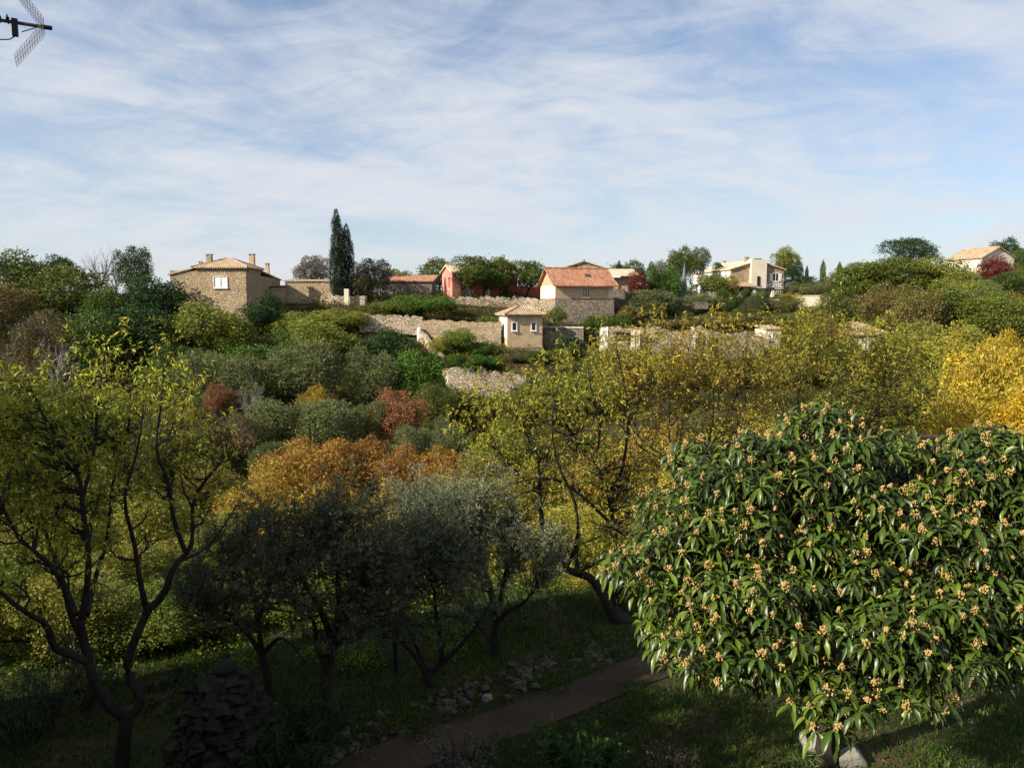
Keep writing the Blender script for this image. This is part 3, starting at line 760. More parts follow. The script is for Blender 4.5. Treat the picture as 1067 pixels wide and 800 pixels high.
for k, (px, t) in enumerate(((706.6, 294.5), (728.7, 297.5))):
    q = at(px, t, 98.6); 
    T = thing('stone_urn', (q[0], 98.6, h1(q[0], 98.6)), ['slim white garden pedestal just left of the closed parasol', 'shorter white garden pedestal right of the closed parasol'][k], 'pedestal')
    hh = q[2] - h1(q[0], 98.6); mb = MB(); mb.tube([[0, 0, -.1], [0, 0, .12], [0, 0, .13], [0, 0, hh * .6], [0, 0, hh * .7], [0, 0, hh * .9], [0, 0, hh]], [.3, .3, .17, .14, .22, .24, .04], 8); mb.build('pedestal', M['white'], T, True)
q = at(713.3, 273.5, 99.6); zb = h1(q[0], 99.6); hh = q[2] - zb
T = thing('parasol', (q[0], 99.6, zb), 'tall closed grey parasol standing on the terrace left of the villa', 'parasol')
mb = MB(); mb.tube([[0, 0, 0], [0, 0, hh * .98]], .05, 6); mb.build('pole', M['metal'], T)
mb = MB(); mb.tube([[0, 0, .35], [0, 0, .45], [0, 0, hh * .3], [0, 0, hh * .6], [0, 0, hh * .85], [0, 0, hh]], [.30, .44, .42, .30, .14, .02], 9); mb.build('canopy', M['grey_cloth'], T)
mb = MB(); mb.box(-.4, .4, -.4, .4, -.05, .1); mb.build('base', M['metal'], T)

# ------------------------------------------------------------------ far vegetation
DG = (.030, .052, .016); DK = (.016, .032, .012); MG = (.062, .090, .016); YG = (.135, .145, .032); OL = (.082, .092, .030); OLD = (.040, .052, .016)
OG = (.085, .090, .020); RU = (.14, .082, .032); OR = (.165, .088, .028); RD = (.17, .070, .04); GO = (.28, .20, .032); YE = (.21, .17, .036); BR = (.10, .065, .035)
HEDGE = (.035, .065, .015); WINE = (.075, .018, .018); BG = (.045, .095, .016)
L = [
 # skyline, left
 (12, 262, 80, 70, 'round', DG, OG, 'dark green tree at the far left edge of the skyline', 'tree'),
 (48, 260, 84, 66, 'fine', DG, DK, 'dark leafy tree behind the yellow-green dome at far left', 'tree'),
 (72, 277, 76, 92, 'round', OG, DG, 'broad yellow-green domed tree on the left of the ridge', 'tree'),
 (138, 254, 80, 34, 'airy', DG, DK, 'slim dark conifer-like tree poking up beside the bare twigs left', 'tree'),
 (160, 285, 76, 60, 'round', DK, DG, 'dark evergreen tree between the bare tree and the farmhouse', 'tree'),
 (120, 292, 74, 70, 'fine', DG, MG, 'dense dark green tree under the bare twigs on the left', 'tree'),
 (5, 288, 72, 70, 'fine', BR, OG, 'brownish tree at the left edge under the skyline', 'tree'),
 (50, 318, 66, 80, 'fine', BR, DG, 'brown-grey thinning tree on the left slope', 'tree'),
 (150, 320, 68, 70, 'round', DK, DG, 'very dark ivy-green tree left of the yellowing cherry', 'tree'),
 (100, 322, 66, 70, 'round', DG, MG, 'rounded green tree in the dark belt above the left slope', 'tree'),
 (205, 294, 70, 96, 'low', YG, OG, 'spreading yellow-green cherry tree in front of the farmhouse', 'tree'),
 (245, 318, 71, 34, 'low', OG, YG, 'low yellowing branch shrub under the farmhouse corner', 'bush'),
 (281, 303, 77.5, 22, 'round', DK, DG, 'dark ivy column against the shaded farmhouse side', 'bush'),
 (268, 313, 76.5, 40, 'round', DK, DG, 'dark evergreen shrub below the shaded farmhouse wall', 'bush'),
 (325, 263, 94, 36, 'airy', (.10, .085, .075), (.07, .07, .04), 'thin greyish half-bare tree just left of the cypresses', 'tree'),
 (386, 268, 90, 40, 'airy', (.07, .05, .055), DG, 'purplish thinning tree right of the cypresses', 'tree'),
 (377, 284, 88, 34, 'airy', BR, DG, 'brown-green shrub at the foot of the purplish tree', 'bush'),
 (410, 278, 100, 40, 'airy', OG, DG, 'faint distant treetops above the orange barn roof', 'tree'),
 (350, 214, 86, 14.5, 'column', (.010, .018, .007), (.014, .024, .009), 'taller of the two slim dark cypresses on the ridge', 'tree'),
 (360.5, 230, 87.5, 13, 'column', (.009, .015, .007), (.012, .020, .008), 'shorter darker cypress right of the tallest one', 'tree'),
 (457, 269, 106, 44, 'round', OG, DG, 'round olive-green treetop behind the rose house gable', 'tree'),
 (440, 302, 83, 76, 'low', MG, BG, 'bright green spreading shrub mass below the rose house', 'bush'),
 (470, 312, 82, 50, 'low', OG, BR, 'brown tinged shrub right of the bright shrub below the rose house', 'bush'),
 (405, 309, 82, 60, 'low', OG, MG, 'yellow-green hedge on the terrace wall top below the barn', 'hedge'),
 (352, 318, 78, 70, 'low', YG, OG, 'yellow-green shrub on the bank below the cypresses', 'bush'),
 (312, 318, 76, 60, 'low', YG, MG, 'lit yellow-green shrub on the bank below the outbuilding', 'bush'),
 (505, 322, 79, 44, 'low', OG, MG, 'low olive shrub strip on the bank left of the garden house', 'bush'),
 (580, 315, 81, 20, 'low', MG, OG, 'small green shrub in the corner left of the cottage base', 'bush'),
 (578, 333, 81, 50, 'low', DG, BR, 'low dark shrubs growing along the cottage foot', 'bush'),
 (617, 328, 81.5, 20, 'round', DG, MG, 'small rounded dark shrub against the cottage foot, right', 'bush'),
 (645, 322, 84, 34, 'low', MG, DG, 'green shrub in the dip between cottage and olives', 'bush'),
 # garden terrace by the cabin
 (478, 341, 74.5, 36, 'round', BG, YG, 'bright green little garden tree left of the square garden house', 'tree'),
 (457, 350, 73.5, 22, 'airy', YG, YE, 'yellowing small tree at the top of the stepping wall', 'tree'),
 (503, 352, 74.2, 36, 'low', DG, BG, 'dark leafy shrub beside the garden house wall', 'bush'),
 (474, 369, 71.6, 26, 'round', HEDGE, BG, 'left one of the clipped hedges on the lowest wall', 'hedge'),
 (500, 370, 71.6, 40, 'round', HEDGE, BG, 'right one of the clipped hedges on the lowest wall', 'hedge'),
 (533, 366, 73, 26, 'low', BR, DG, 'brownish shrub at the foot of the square garden house', 'bush'),
 (560, 362, 73, 34, 'low', DG, MG, 'dark shrub right below the garden house front', 'bush'),
 (592, 350, 74.5, 40, 'round', DK, DG, 'very dark shrub in the shadow right of the garden house', 'bush'),
 (655, 271, 110, 40, 'round', HEDGE, DG, 'dark hedge top behind the porch house', 'hedge'),
 (645, 270, 100, 8, 'column', DK, DG, 'short cypress at the left end of the hedge behind the porch house', 'tree'),
 (664, 281, 91.2, 20, 'round', WINE, (.10, .03, .02), 'dark wine-red creeper swallowing the porch house side', 'creeper'),
 (679, 270.5, 96, 12.5, 'column', HEDGE, MG, 'fat clipped green cypress column left of the parasol', 'tree'),
 (697, 279, 97, 34, 'round', BG, HEDGE, 'bright clipped green hedge behind the closed parasol', 'hedge'),
 (688, 284, 96, 24, 'round', HEDGE, DG, 'darker hedge block right of the fat cypress column', 'hedge'),
 (695, 268, 112, 30, 'airy', (.09, .08, .08), OG, 'sparse grey tree behind the bright hedge', 'tree'),
 (710, 256, 108, 26, 'round', DG, OG, 'dark tufted tree behind the hedge, left of the lacy one', 'tree'),
 (722, 265, 107, 16, 'round', OG, DG, 'small green tree touching the lacy one', 'tree'),
 (730, 256, 108, 18, 'airy', DG, OL, 'lacy see-through tree at the end of the villa roof', 'tree'),
 (748, 273, 112, 14, 'round', DK, DG, 'tiny dark treetop above the villa roof', 'tree'),
 (676, 298, 88, 62, 'olive', OL, OLD, 'large rounded grey-green olive below the porch house', 'tree'),
 (700, 307, 90, 50, 'olive', OLD, DG, 'dark olive right of the large one below the parasol', 'tree'),
 (729, 304, 95, 36, 'olive', OL, OLD, 'pale clipped olive hedge under the parasol terrace', 'hedge'),
 (752, 305, 95, 30, 'olive', OLD, OL, 'olive hedge right half under the parasol terrace', 'hedge'),
 (740, 285, 101, 40, 'round', OG, MG, 'yellow-green pergola vine in front of the villa, left half', 'vine'),
 (758, 286, 101, 26, 'round', OG, YE, 'golden green pergola vine touching the villa gable', 'vine'),
 (753, 300.5, 94.5, 14, 'ball', HEDGE, DG, 'upper clipped topiary ball in front of the pergola', 'bush'),
 (764, 307, 94, 16, 'ball', HEDGE, DG, 'lower clipped topiary ball in front of the villa', 'bush'),
 (777, 300, 95, 12, 'ball', HEDGE, DG, 'topiary cone in front of the villa porch', 'bush'),
 (791, 300, 94, 24, 'olive', OLD, DG, 'dark olive in front of the villa chimney bay', 'tree'),
 (822, 302, 96.5, 24, 'low', (.18, .13, .02), OG, 'orange-yellow hedge beside the villa corner', 'hedge'),
 (820, 311, 93, 30, 'olive', OLD, OG, 'low grey shrub under the orange-yellow hedge', 'bush'),
 (819, 256, 116, 26, 'round', OG, YG, 'sunlit green tree standing right behind the villa', 'tree'),
 (829, 272, 114, 18, 'round', DG, DK, 'dark shrub at the foot of the tree behind the villa', 'bush'),
 (841, 275.5, 118, 3.4, 'column', DK, DG, 'tiny dark cypress, left one of the thin pair near the villa', 'tree'),
 (858, 269.5, 114, 5.4, 'column', DG, MG, 'thin green cypress right of the tiny one near the villa', 'tree'),
 (875, 272, 114, 6, 'column', HEDGE, MG, 'stubby green cypress at the left of the bushy skyline', 'tree'),
 (838, 288, 108, 44, 'round', DK, HEDGE, 'dark clipped hedge bank right of the villa', 'hedge'),
 (860, 287, 107, 16, 'low', WINE, RD, 'reddish creeper over the dark hedge bank', 'creeper'),
 (832, 292, 101, 24, 'olive', OLD, OL, 'small olive right of the villa gable', 'tree'),
 (851, 292, 100, 40, 'olive', OL, OLD, 'wide grey olive above the cream block', 'tree'),
 (876, 290, 98, 20, 'olive', OLD, DG, 'dark olive right of the wide grey one', 'tree'),
 (888, 272, 112, 18, 'airy', (.09, .08, .07), OG, 'bare looking shrub on the skyline left of the pine', 'tree'),
 (925, 266, 93, 44, 'airy', OG, MG, 'loose olive-green tree left below the dark pine', 'tree'),
 (1010, 290, 70, 50, 'airy', OG, YG, 'loose yellow-green tree below the hilltop house', 'tree'),
 (958, 300, 64, 54, 'airy', OG, BR, 'loose yellow-green tree in the middle of the right bank', 'tree'),
 (905, 273, 90, 70, 'round', OG, MG, 'big rounded olive-green tree left below the pine', 'tree'),
 (953, 246, 100, 54, 'umbrella', DK, DG, 'dark umbrella-shaped pine on the right skyline', 'tree'),
 (940, 268, 88, 60, 'round', OG, DG, 'olive-green tree under the dark pine', 'tree'),
 (975, 268, 86, 62, 'round', OG, YG, 'sunlit olive-green tree between the pine and the hilltop house', 'tree'),
 (1000, 282, 80, 50, 'round', OG, YG, 'yellow-green tree hiding the foot of the hilltop house', 'tree'),
 (1048, 247, 118, 28, 'round', DG, DK, 'dark treetop behind the hilltop house roof', 'tree'),
 (1064, 258, 112, 22, 'column', DG, MG, 'green tree at the right edge beside the hilltop house', 'tree'),
 (1038, 267, 92, 32, 'round', WINE, (.12, .035, .03), 'wine-red tree in front of the hilltop house', 'tree'),
 (1018, 288, 76, 56, 'olive', OL, MG, 'blue-green olive under the wine-red tree', 'tree'),
 (1056, 283, 84, 40, 'round', DG, MG, 'dark green tree at the right edge under the wine-red one', 'tree'),
 (700, 322, 88, 40, 'olive', OLD, OL, 'grey shrub below the dark olive under the parasol', 'bush'),
 (745, 320, 89, 40, 'low', OG, MG, 'olive-green shrub between the short grey wall and the topiary balls', 'bush'),
 (785, 318, 90, 44, 'low', DG, OG, 'dark shrub below the topiary cone', 'bush'),
 (850, 318, 88, 50, 'low', BR, OG, 'russet shrub under the cream block', 'bush'),
 (808, 309, 95, 16, 'round', DG, MG, 'small dark shrub at the villa corner foot', 'bush'),
 (660, 312, 85, 44, 'low', OG, BR, 'brown-green shrub under the large rounded olive', 'bush'),
 # right slope
 (882, 294, 78, 62, 'fine', OG, DG, 'olive-green thicket tree on the right bank', 'tree'),
 (932, 290, 74, 66, 'fine', OG, BR, 'olive and russet tree in the middle of the right bank', 'tree'),
 (985, 294, 66, 78, 'fine', DG, OG, 'broad dark green tree on the right bank', 'tree'),
 (1040, 298, 62, 76, 'fine', OG, MG, 'green tree below the wine-red tree at right', 'tree'),
 (860, 325, 72, 60, 'fine', OG, RU, 'ivy and rust coloured thicket beside the white ruined tower', 'tree'),
 (910, 360, 62, 74, 'fine', OG, YG, 'rounded green tree below the slope house', 'tree'),
 (960, 330, 56, 90, 'fine', OG, YG, 'yellow-green leafy tree right of the slope house', 'tree'),
 (1010, 330, 50, 90, 'fine', YG, YE, 'leafy green tree above the golden one at right', 'tree'),
 (1058, 335, 44, 70, 'fine', YE, GO, 'yellow tree beginning to turn gold at the right edge', 'tree'),
 (1035, 350, 38, 90, 'airy', YE, GO, 'loose yellow tree just above the bright golden one', 'tree'),
 (985, 370, 44, 90, 'fine', OG, YE, 'olive-yellow tree behind the loquat top', 'tree'),
 (930, 385, 42, 90, 'round', OG, YG, 'green-yellow tree behind the loquat crown centre', 'tree'),
 (1045, 385, 32, 120, 'fine', (.22, .17, .03), YE, 'bright golden tree behind the loquat at the right edge', 'tree'),
 (1010, 405, 28, 90, 'fine', YE, GO, 'gold and green tree next to the bright golden one', 'tree'),
 (1075, 395, 27, 90, 'fine', GO, (.26, .17, .03), 'deepest golden tree cut by the right edge', 'tree'),
 # middle bank under the ruins
 (690, 330, 84, 60, 'low', BR, OG, 'russet bramble patch under the olives', 'bush'),
 (735, 326, 86, 60, 'low', BR, YG, 'brown-yellow bramble patch under the short grey wall', 'bush'),
 (780, 325, 86, 60, 'low', OG, BR, 'dull green bramble patch above the crumbling wall', 'bush'),
 (820, 325, 84, 60, 'low', OG, MG, 'green bramble patch above the ruined tower', 'bush'),
 (640, 356, 72, 60, 'low', OG, YG, 'yellow-green shrub under the rendered ruin end', 'bush'),
 (700, 366, 70, 70, 'low', YG, BR, 'mixed yellow shrub at the foot of the crumbling wall', 'bush'),
 (765, 368, 68, 70, 'low', OG, YE, 'olive-yellow shrub at the foot of the ruined tower', 'bush'),
 (830, 366, 66, 70, 'fine', OG, RU, 'rusty thicket right of the ruined tower foot', 'bush'),
 (610, 385, 64, 70, 'round', MG, YG, 'green tree below the shaded terrace wall', 'tree'),
 (555, 398, 64, 60, 'round', MG, OG, 'green tree at the right end of the lowest wall', 'tree'),
 # left / centre slope
 (300, 330, 70, 80, 'low', MG, DG, 'green shrub bank below the shaded ledge', 'bush'),
 (240, 345, 68, 70, 'low', MG, BG, 'low bright green shrub bank under the cherry tree', 'bush'),
 (185, 345, 66, 70, 'low', DG, MG, 'dark green shrub bank under the cherry tree, left part', 'bush'),
 (375, 343, 71, 60, 'low', DG, MG, 'dark green shrub under the sunlit terrace wall', 'bush'),
 (410, 343, 71, 60, 'round', DG, DK, 'dark round tree in the shade of the terrace wall', 'tree'),
 (334, 322, 70, 80, 'fine', YG, OG, 'yellow-green feathery tree on the bank above the olives', 'tree'),
 (215, 362, 62, 70, 'olive', OLD, OL, 'leftmost olive of the upper slope row', 'tree'),
 (262, 366, 61, 70, 'olive', OL, OLD, 'second olive of the upper slope row', 'tree'),
 (322, 348, 62, 84, 'olive', OL, OLD, 'largest round olive in the middle of the slope', 'tree'),
 (383, 356, 62, 56, 'olive', OL, OLD, 'tall pale olive left of the bright green thicket', 'tree'),
 (434, 362, 63, 54, 'round', BG, MG, 'bright green thicket left of the stepping wall', 'tree'),
 (452, 395, 60, 50, 'fine', OLD, OG, 'grey-brown shrub under the stepping wall', 'bush'),
 (413, 400, 55, 54, 'fine', (.21, .10, .052), (.13, .075, .035), 'rounded salmon-red smoke tree on the slope', 'tree'),
 (388, 415, 54, 34, 'olive', OLD, OL, 'small olive left of the salmon-red tree', 'tree'),
 (330, 397, 57, 44, 'fine', (.20, .13, .03), OG, 'amber shrub between the slope olives', 'bush'),
 (226, 396, 56, 28, 'fine', RD, BR, 'brick-red shrub beside the bare thicket on the left slope', 'bush'),
 (290, 412, 53, 70, 'olive', OL, OLD, 'left olive of the lower slope row', 'tree'),
 (338, 410, 53, 80, 'olive', OL, OLD, 'middle wide olive of the lower slope row', 'tree'),
 (430, 440, 50, 40, 'olive', OL, OLD, 'little olive under the salmon-red tree', 'tree'),
 (465, 432, 50, 44, 'olive', OLD, OL, 'right little olive of the lower slope row', 'tree'),
 (250, 425, 50, 60, 'fine', BR, OLD, 'brown thinning shrub below the brick-red one', 'bush'),
 (310, 453, 44, 90, 'fine', OR, YE, 'left rusty orange tree of the orange band', 'tree'),
 (362, 450, 43, 100, 'fine', OR, (.18, .115, .03), 'largest rusty orange tree in the orange band', 'tree'),
 (386, 446, 46, 50, 'fine', RU, OR, 'brown-red tree crowning the orange band', 'tree'),
 (418, 458, 43, 60, 'fine', OR, RU, 'orange tree in the right half of the orange band', 'tree'),
 (456, 458, 42, 70, 'fine', (.22, .12, .025), OR, 'brownish orange tree at the right end of the orange band', 'tree'),
 (270, 490, 36, 90, 'fine', YE, OR, 'yellow-orange tree below the orange band, left', 'tree'),
 (330, 495, 34, 100, 'fine', YE, (.28, .17, .02), 'mustard yellow tree below the orange band', 'tree'),
 (395, 490, 34, 90, 'fine', YE, OR, 'yellow-orange tree behind the pale olive crown', 'tree'),
 (455, 492, 33, 90, 'fine', YE, YG, 'yellow tree between the pale olive and the almond', 'tree'),
 (505, 455, 40, 70, 'fine', YG, BR, 'yellow-green tree behind the almond crown, left', 'tree'),
 (520, 425, 46, 70, 'fine', YG, OG, 'yellow-green tree in front of the lowest wall', 'tree'),
 (215, 470, 40, 80, 'fine', BR, YE, 'brown and yellow tree right of the front almond', 'tree'),
 (225, 530, 29, 90, 'fine', YE, OG, 'mustard tree just right of the front almond limbs', 'tree'),
 (170, 420, 48, 80, 'fine', BR, MG, 'brown-green tree behind the front almond top', 'tree'),
 (110, 400, 52, 90, 'fine', MG, OG, 'green tree behind the front almond, upper left', 'tree'),
 (40, 385, 50, 90, 'fine', OG, MG, 'olive-green tree behind the front almond at the left edge', 'tree'),
 (10, 440, 36, 100, 'fine', YG, OG, 'yellow-green tree at the left edge behind the almond', 'tree'),
 (90, 460, 36, 110, 'fine', YG, BR, 'yellow-brown tree behind the almond limbs', 'tree'),
 (160, 500, 32, 100, 'fine', YE, YG, 'yellow tree glowing between the almond limbs', 'tree'),
 (60, 520, 27, 110, 'fine', YE, YG, 'sunny yellow tree low behind the almond fork', 'tree'),
 (130, 560, 24, 110, 'fine', YE, OG, 'golden green tree low behind the right almond limb', 'tree'),
 (0, 560, 20.5, 120, 'fine', YG, YE, 'lime-yellow shrub tree at the lower left edge', 'tree'),
 (60, 600, 19, 120, 'fine', YG, YE, 'lime-yellow shrub tree under the left almond limb', 'tree'),
 (185, 620, 19.5, 90, 'fine', YG, BG, 'bright lime shrub between the almond and the dark mound', 'tree'),
 (250, 600, 22, 100, 'fine', OG, YG, 'olive-lime tree behind the leftmost garden olive', 'tree'),
 (330, 590, 23, 100, 'fine', YG, MG, 'lime tree shining through the garden olives', 'tree'),
 (400, 600, 22, 110, 'fine', YG, BG, 'lime tree low behind the middle garden olives', 'tree'),
 (470, 600, 24, 110, 'fine', YG, YE, 'lime-yellow tree behind the right garden olive', 'tree'),
 (545, 560, 25, 110, 'fine', YG, YE, 'yellow tree behind the almond trunk', 'tree'),
 (600, 520, 29, 110, 'fine', YE, YG, 'yellow tree behind the middle of the almond', 'tree'),
 (660, 520, 27, 110, 'fine', YG, YE, 'yellow-green tree behind the almond, left of the loquat', 'tree'),
 (560, 470, 36, 90, 'fine', OG, YE, 'olive-yellow tree deep behind the almond crown', 'tree'),
 (640, 450, 38, 90, 'fine', YE, RU, 'russet-yellow tree behind the two almonds', 'tree'),
 (700, 430, 40, 100, 'fine', YE, RU, 'rust and yellow tree behind the second almond', 'tree'),
 (780, 420, 40, 100, 'fine', YG, YE, 'yellow-green tree behind the top of the loquat, left', 'tree'),
 (850, 400, 44, 100, 'fine', YG, OG, 'yellow-green tree behind the top of the loquat, centre', 'tree'),
 (730, 470, 28, 110, 'fine', YE, YG, 'yellow tree filling in behind the loquat shoulder', 'tree'),
 (-15, 575, 15.2, 110, 'fine', YG, MG, 'lime shrub cut by the left edge behind the dark tangled one', 'bush'),
 (45, 590, 15.2, 110, 'fine', YG, YE, 'lime shrub between the two left almond limbs', 'bush'),
 (105, 596, 15.6, 100, 'fine', OG, YG, 'olive-lime shrub seen in the fork of the almond', 'bush'),
 (165, 600, 15.8, 100, 'fine', YG, BG, 'lime shrub just right of the right almond trunk', 'bush'),
 (215, 608, 16.6, 100, 'fine', YG, OG, 'lime-olive shrub left of the dark mound', 'bush'),
 (270, 608, 17.2, 100, 'fine', YG, BG, 'lime shrub behind the knob of the dark mound', 'bush'),
 (325, 606, 18.0, 100, 'fine', YG, MG, 'lime shrub left of the straight olive trunk', 'bush'),
 (385, 604, 18.4, 100, 'fine', YG, BG, 'lime shrub right of the straight olive trunk', 'bush'),
 (440, 602, 19.2, 110, 'fine', YG, MG, 'lime shrub behind the many stemmed olive', 'bush'),
 (570, 585, 20.5, 100, 'fine', YG, YE, 'lime shrub between the pale olive and the almond trunk', 'bush'),
 (620, 585, 20, 90, 'fine', YG, YE, 'yellow shrub above the stubby fence post', 'bush'),
 (690, 580, 19, 90, 'fine', YG, MG, 'green shrub tree behind the lower left of the loquat', 'tree'),
]
for e in L:
    if e[0] < 260 and e[1] > 425: e = (*e[:5], tuple(.45 * a + .55 * b for a, b in zip(e[5], OG)), tuple(.6 * a + .4 * b for a, b in zip(e[6], MG)), *e[7:])
    veg(e[0], e[1], e[2], e[3], e[4], e[5], e[6], e[7], e[8], name={'bush': 'shrub', 'hedge': 'hedge', 'vine': 'vine', 'creeper': 'creeper'}.get(e[8], 'cypress' if e[4] == 'column' else 'olive_tree' if e[4] == 'olive' else 'pine_tree' if e[4] == 'umbrella' else 'tree'),
        twigs=(e[4] in ('airy',) or e[5] == BR))
for px, top, Y, w, lab in ((101, 249, 82, 42, 'bare grey-twigged tree on the left skyline'), (147, 247, 83, 26, 'smaller bare tree poking above the dark conifer-like one'),
                           (60, 340, 60, 60, 'silvery bare thicket tree on the left slope'), (262, 388, 54, 44, 'bare grey shrub beside the brick-red one'),
                           (118, 262, 84, 26, 'thin bare tree between the two skyline bare trees'), (775, 272, 118, 14, 'tiny bare tree beyond the villa')):
    if lab.startswith('tiny'): continue
    veg(px, top, Y, w, 'bare', None, None, lab, 'tree', name='bare_tree')
for px, top, Y, w, k_, lab in ((492, 266, 89.3, 50, 'round', 'leafy umbrella-like tree in front of the rose house, leftmost of three'), (520, 269, 90.0, 42, 'round', 'leafy tree in the middle of the rose house front'),
                          (549, 271, 90.4, 44, 'round', 'leafy tree at the right end of the rose house')):
    veg(px, top, Y, w, k_, (.038, .066, .012), (.07, .075, .016), lab, 'tree', base=1.15, cr=.80)
# scattered shrubs nobody could tell apart
g = np.random.default_rng(77)
for k in range(90):
    Y = g.uniform(44, 84); u = g.uniform(-.66, .66); x = u * Y
    z = h1(x, Y); 
    # keep clear of houses and walls
    px = 533.5 + 800 * u; py = 400 - 800 * math.tan(math.atan2(z, Y) + PITCH)
    if py < 345 and px > 160: continue
    if 430 < px < 830 and py < 430: continue
    w = g.uniform(1.8, 4.2); c1, c2 = [(MG, DG), (OG, MG), (OLD, OL), (BR, OG), (YG, OG)][int(g.integers(0, 5))]
    T = thing('shrub', (x, Y, z - .1), 'small wild shrub in the scrub covering the valley slope', 'bush', 'wild shrubs filling the scrub of the far slope', g.uniform(0, 6))
    c = link('crown', CR[['low', 'fine', 'olive'][k % 3]]['m'][k % 2], T); c.scale = (w, w, w * g.uniform(.6, 1)); c.color = (*c1, 1); c['second_tone'] = [float(v) for v in c2]

# undergrowth: one mass of leaf clumps on the ground
def undergrowth(name, label, n, Yr, size, lf, per, seed, c1, c2, maxrow=None, mat='leaf', xr=None, keep=None):
    g = np.random.default_rng(seed)
    Y = g.uniform(*Yr, n); X = (g.uniform(-.72, .72, n) * Y) if xr is None else g.uniform(*xr, n)
    if keep is not None:
        k = keep(X, Y); X, Y = X[k], Y[k]; n = len(X)
    Z = H(X, Y); S = g.uniform(*size, n)
    idx = np.repeat(np.arange(n), per); m = len(idx)
    d = unit(g.normal(0, 1, (m, 3))); d[:, 2] = np.abs(d[:, 2])
    r = g.uniform(.5, 1.05, m)[:, None] * S[idx][:, None]
    P = np.stack([X, Y, Z], 1)[idx] + d * r * np.array([1, 1, .75])
    D = unit(d + g.normal(0, .6, (m, 3))); Nn = unit(d + g.normal(0, .5, (m, 3)))
    LL = g.uniform(.7, 1.3, m) * lf
    V, F = leaves(P, D, Nn, LL, LL * .5)
    o = link(name, mesh_np(name, V, F, [M[mat]])); o.color = (*c1, 1); o['second_tone'] = [float(v) for v in c2]
    return tag(o, label, None, None, 'stuff')
def under_keep(X, Y):
    q = np.random.default_rng(3).random(len(X)); px = 533.5 + 800 * X / Y
    lawn = (px > 630) & (px < 868) & (Y > 83)
    front = (px > 560) & (px < 935) & (Y > 60) & (Y < 80)
    return ~((lawn & (q < .93)) | (front & (q < .75)))
undergrowth('undergrowth', 'low olive-green scrub covering the far valley side', 3200, (30, 112), (.5, 1.4), .19, 80, 31, OG, MG, keep=under_keep)
undergrowth('brambles', 'russet and brown brambles mixed through the scrub of the far valley side', 1700, (36, 90), (.4, 1.3), .18, 80, 33, BR, RU, keep=under_keep)
undergrowth('yellow_scrub', 'yellowing scrub mixed through the far valley side', 2300, (28, 84), (.4, 1.3), .19, 80, 34, YG, YE, keep=under_keep)
undergrowth('near_undergrowth', 'lime green ground plants on the sunlit edge where the garden drops away', 1900, (14.6, 32), (.15, .5), .075, 90, 32, (.15, .19, .03), (.10, .15, .025), keep=lambda X, Y: (Y > 19) | ((X < -1.2) & (np.sin(X * 2.2 + Y) > -.5)) )

# ------------------------------------------------------------------ near trees
def px2(pts): return np.array([at(a, b, c) for a, b, c in pts])
def refine(P, R, n=14):
    s = np.linspace(0, 1, len(P)); t = np.linspace(0, 1, n)
    # smooth through the points (Catmull-Rom)
    P = np.asarray(P); Q = []
    for tt in t:
        f = tt * (len(P) - 1); i = min(int(f), len(P) - 2); u = f - i
        p0 = P[max(i - 1, 0)]; p1 = P[i]; p2 = P[i + 1]; p3 = P[min(i + 2, len(P) - 1)]
        Q.append(.5 * ((2 * p1) + (-p0 + p2) * u + (2 * p0 - 5 * p1 + 4 * p2 - p3) * u * u + (-p0 + 3 * p1 - 3 * p2 + p3) * u ** 3))
    return np.array(Q), np.interp(t, s, R)
def near_tree(name, label, limbs, lumps, seed, ntar, leaf, c1, c2, cat='tree', bark='bark', per=5.0, aspect=.25, hang=.35, mat='leafnear', sub=(2.2, (.35, .7)), twig=(5., (.15, .35)), r1=.03, up=.35, group=None, loc=None, reach=None):
    g = np.random.default_rng(seed)
    ch = [refine(P, R) for P, R in limbs]
    base = ch[0][0][0].copy() if loc is None else np.array(loc)
    pts = np.concatenate([c[0][4:] for c in ch]); rad = np.concatenate([c[1][4:] for c in ch])
    w = np.array([l[1] ** 2 for l in lumps]); w /= w.sum()
    arms = []
    for k in range(ntar):
        i = g.choice(len(lumps), p=w); c, r = lumps[i][0], lumps[i][1]
        d = unit(g.normal(0, 1, 3)); t = c + d * r * g.uniform(.35, .95) * np.array([1, 1, 1.0])
        dist = np.linalg.norm(pts - t, axis=1) + np.maximum(0, pts[:, 2] - t[2] + .2) * 1.5
        j = int(np.argmin(dist * g.uniform(.9, 1.25, len(pts)))); p0 = pts[j]
        if reach and dist[j] > reach: continue
        mid = (p0 + t) / 2 + g.normal(0, .12, 3) * np.linalg.norm(t - p0) + np.array([0, 0, -.06 * np.linalg.norm(t - p0)])
        rr = min(rad[j] * .6, r1 * (.5 + .5 * np.linalg.norm(t - p0)))
        A, B = refine([p0, mid, t], [rr, rr * .7, rr * .3], 7); A[1:-1] += g.normal(0, .02, (5, 3)); arms.append((A, B))
    s1 = offshoots(g, arms, sub[0], sub[1], .55, up, .8, .15, n=4)
    s2 = offshoots(g, s1 + arms, twig[0], twig[1], .5, .15, .9, .3, n=3, rmin=.0025)
    T = thing(name, tuple(base), label, cat, group)
    def shift(chs): return [(P - base, R) for P, R in chs]
    me = chains_mesh('trunk', [(shift(ch), 9), (shift(arms), 5), (shift(s1), 4), (shift(s2), 3)], M[bark])
    link('trunk', me, T)
    V, F = twig_leaves(g, shift(s2) + shift(s1), per, leaf, aspect, hang)
    c = link('crown', mesh_np('crown', V, F, [M[mat]]), T); c.color = (*c1, 1); c['second_tone'] = [float(v) for v in c2]
    print(name, label[:30], 'leaves', len(F))
    return T

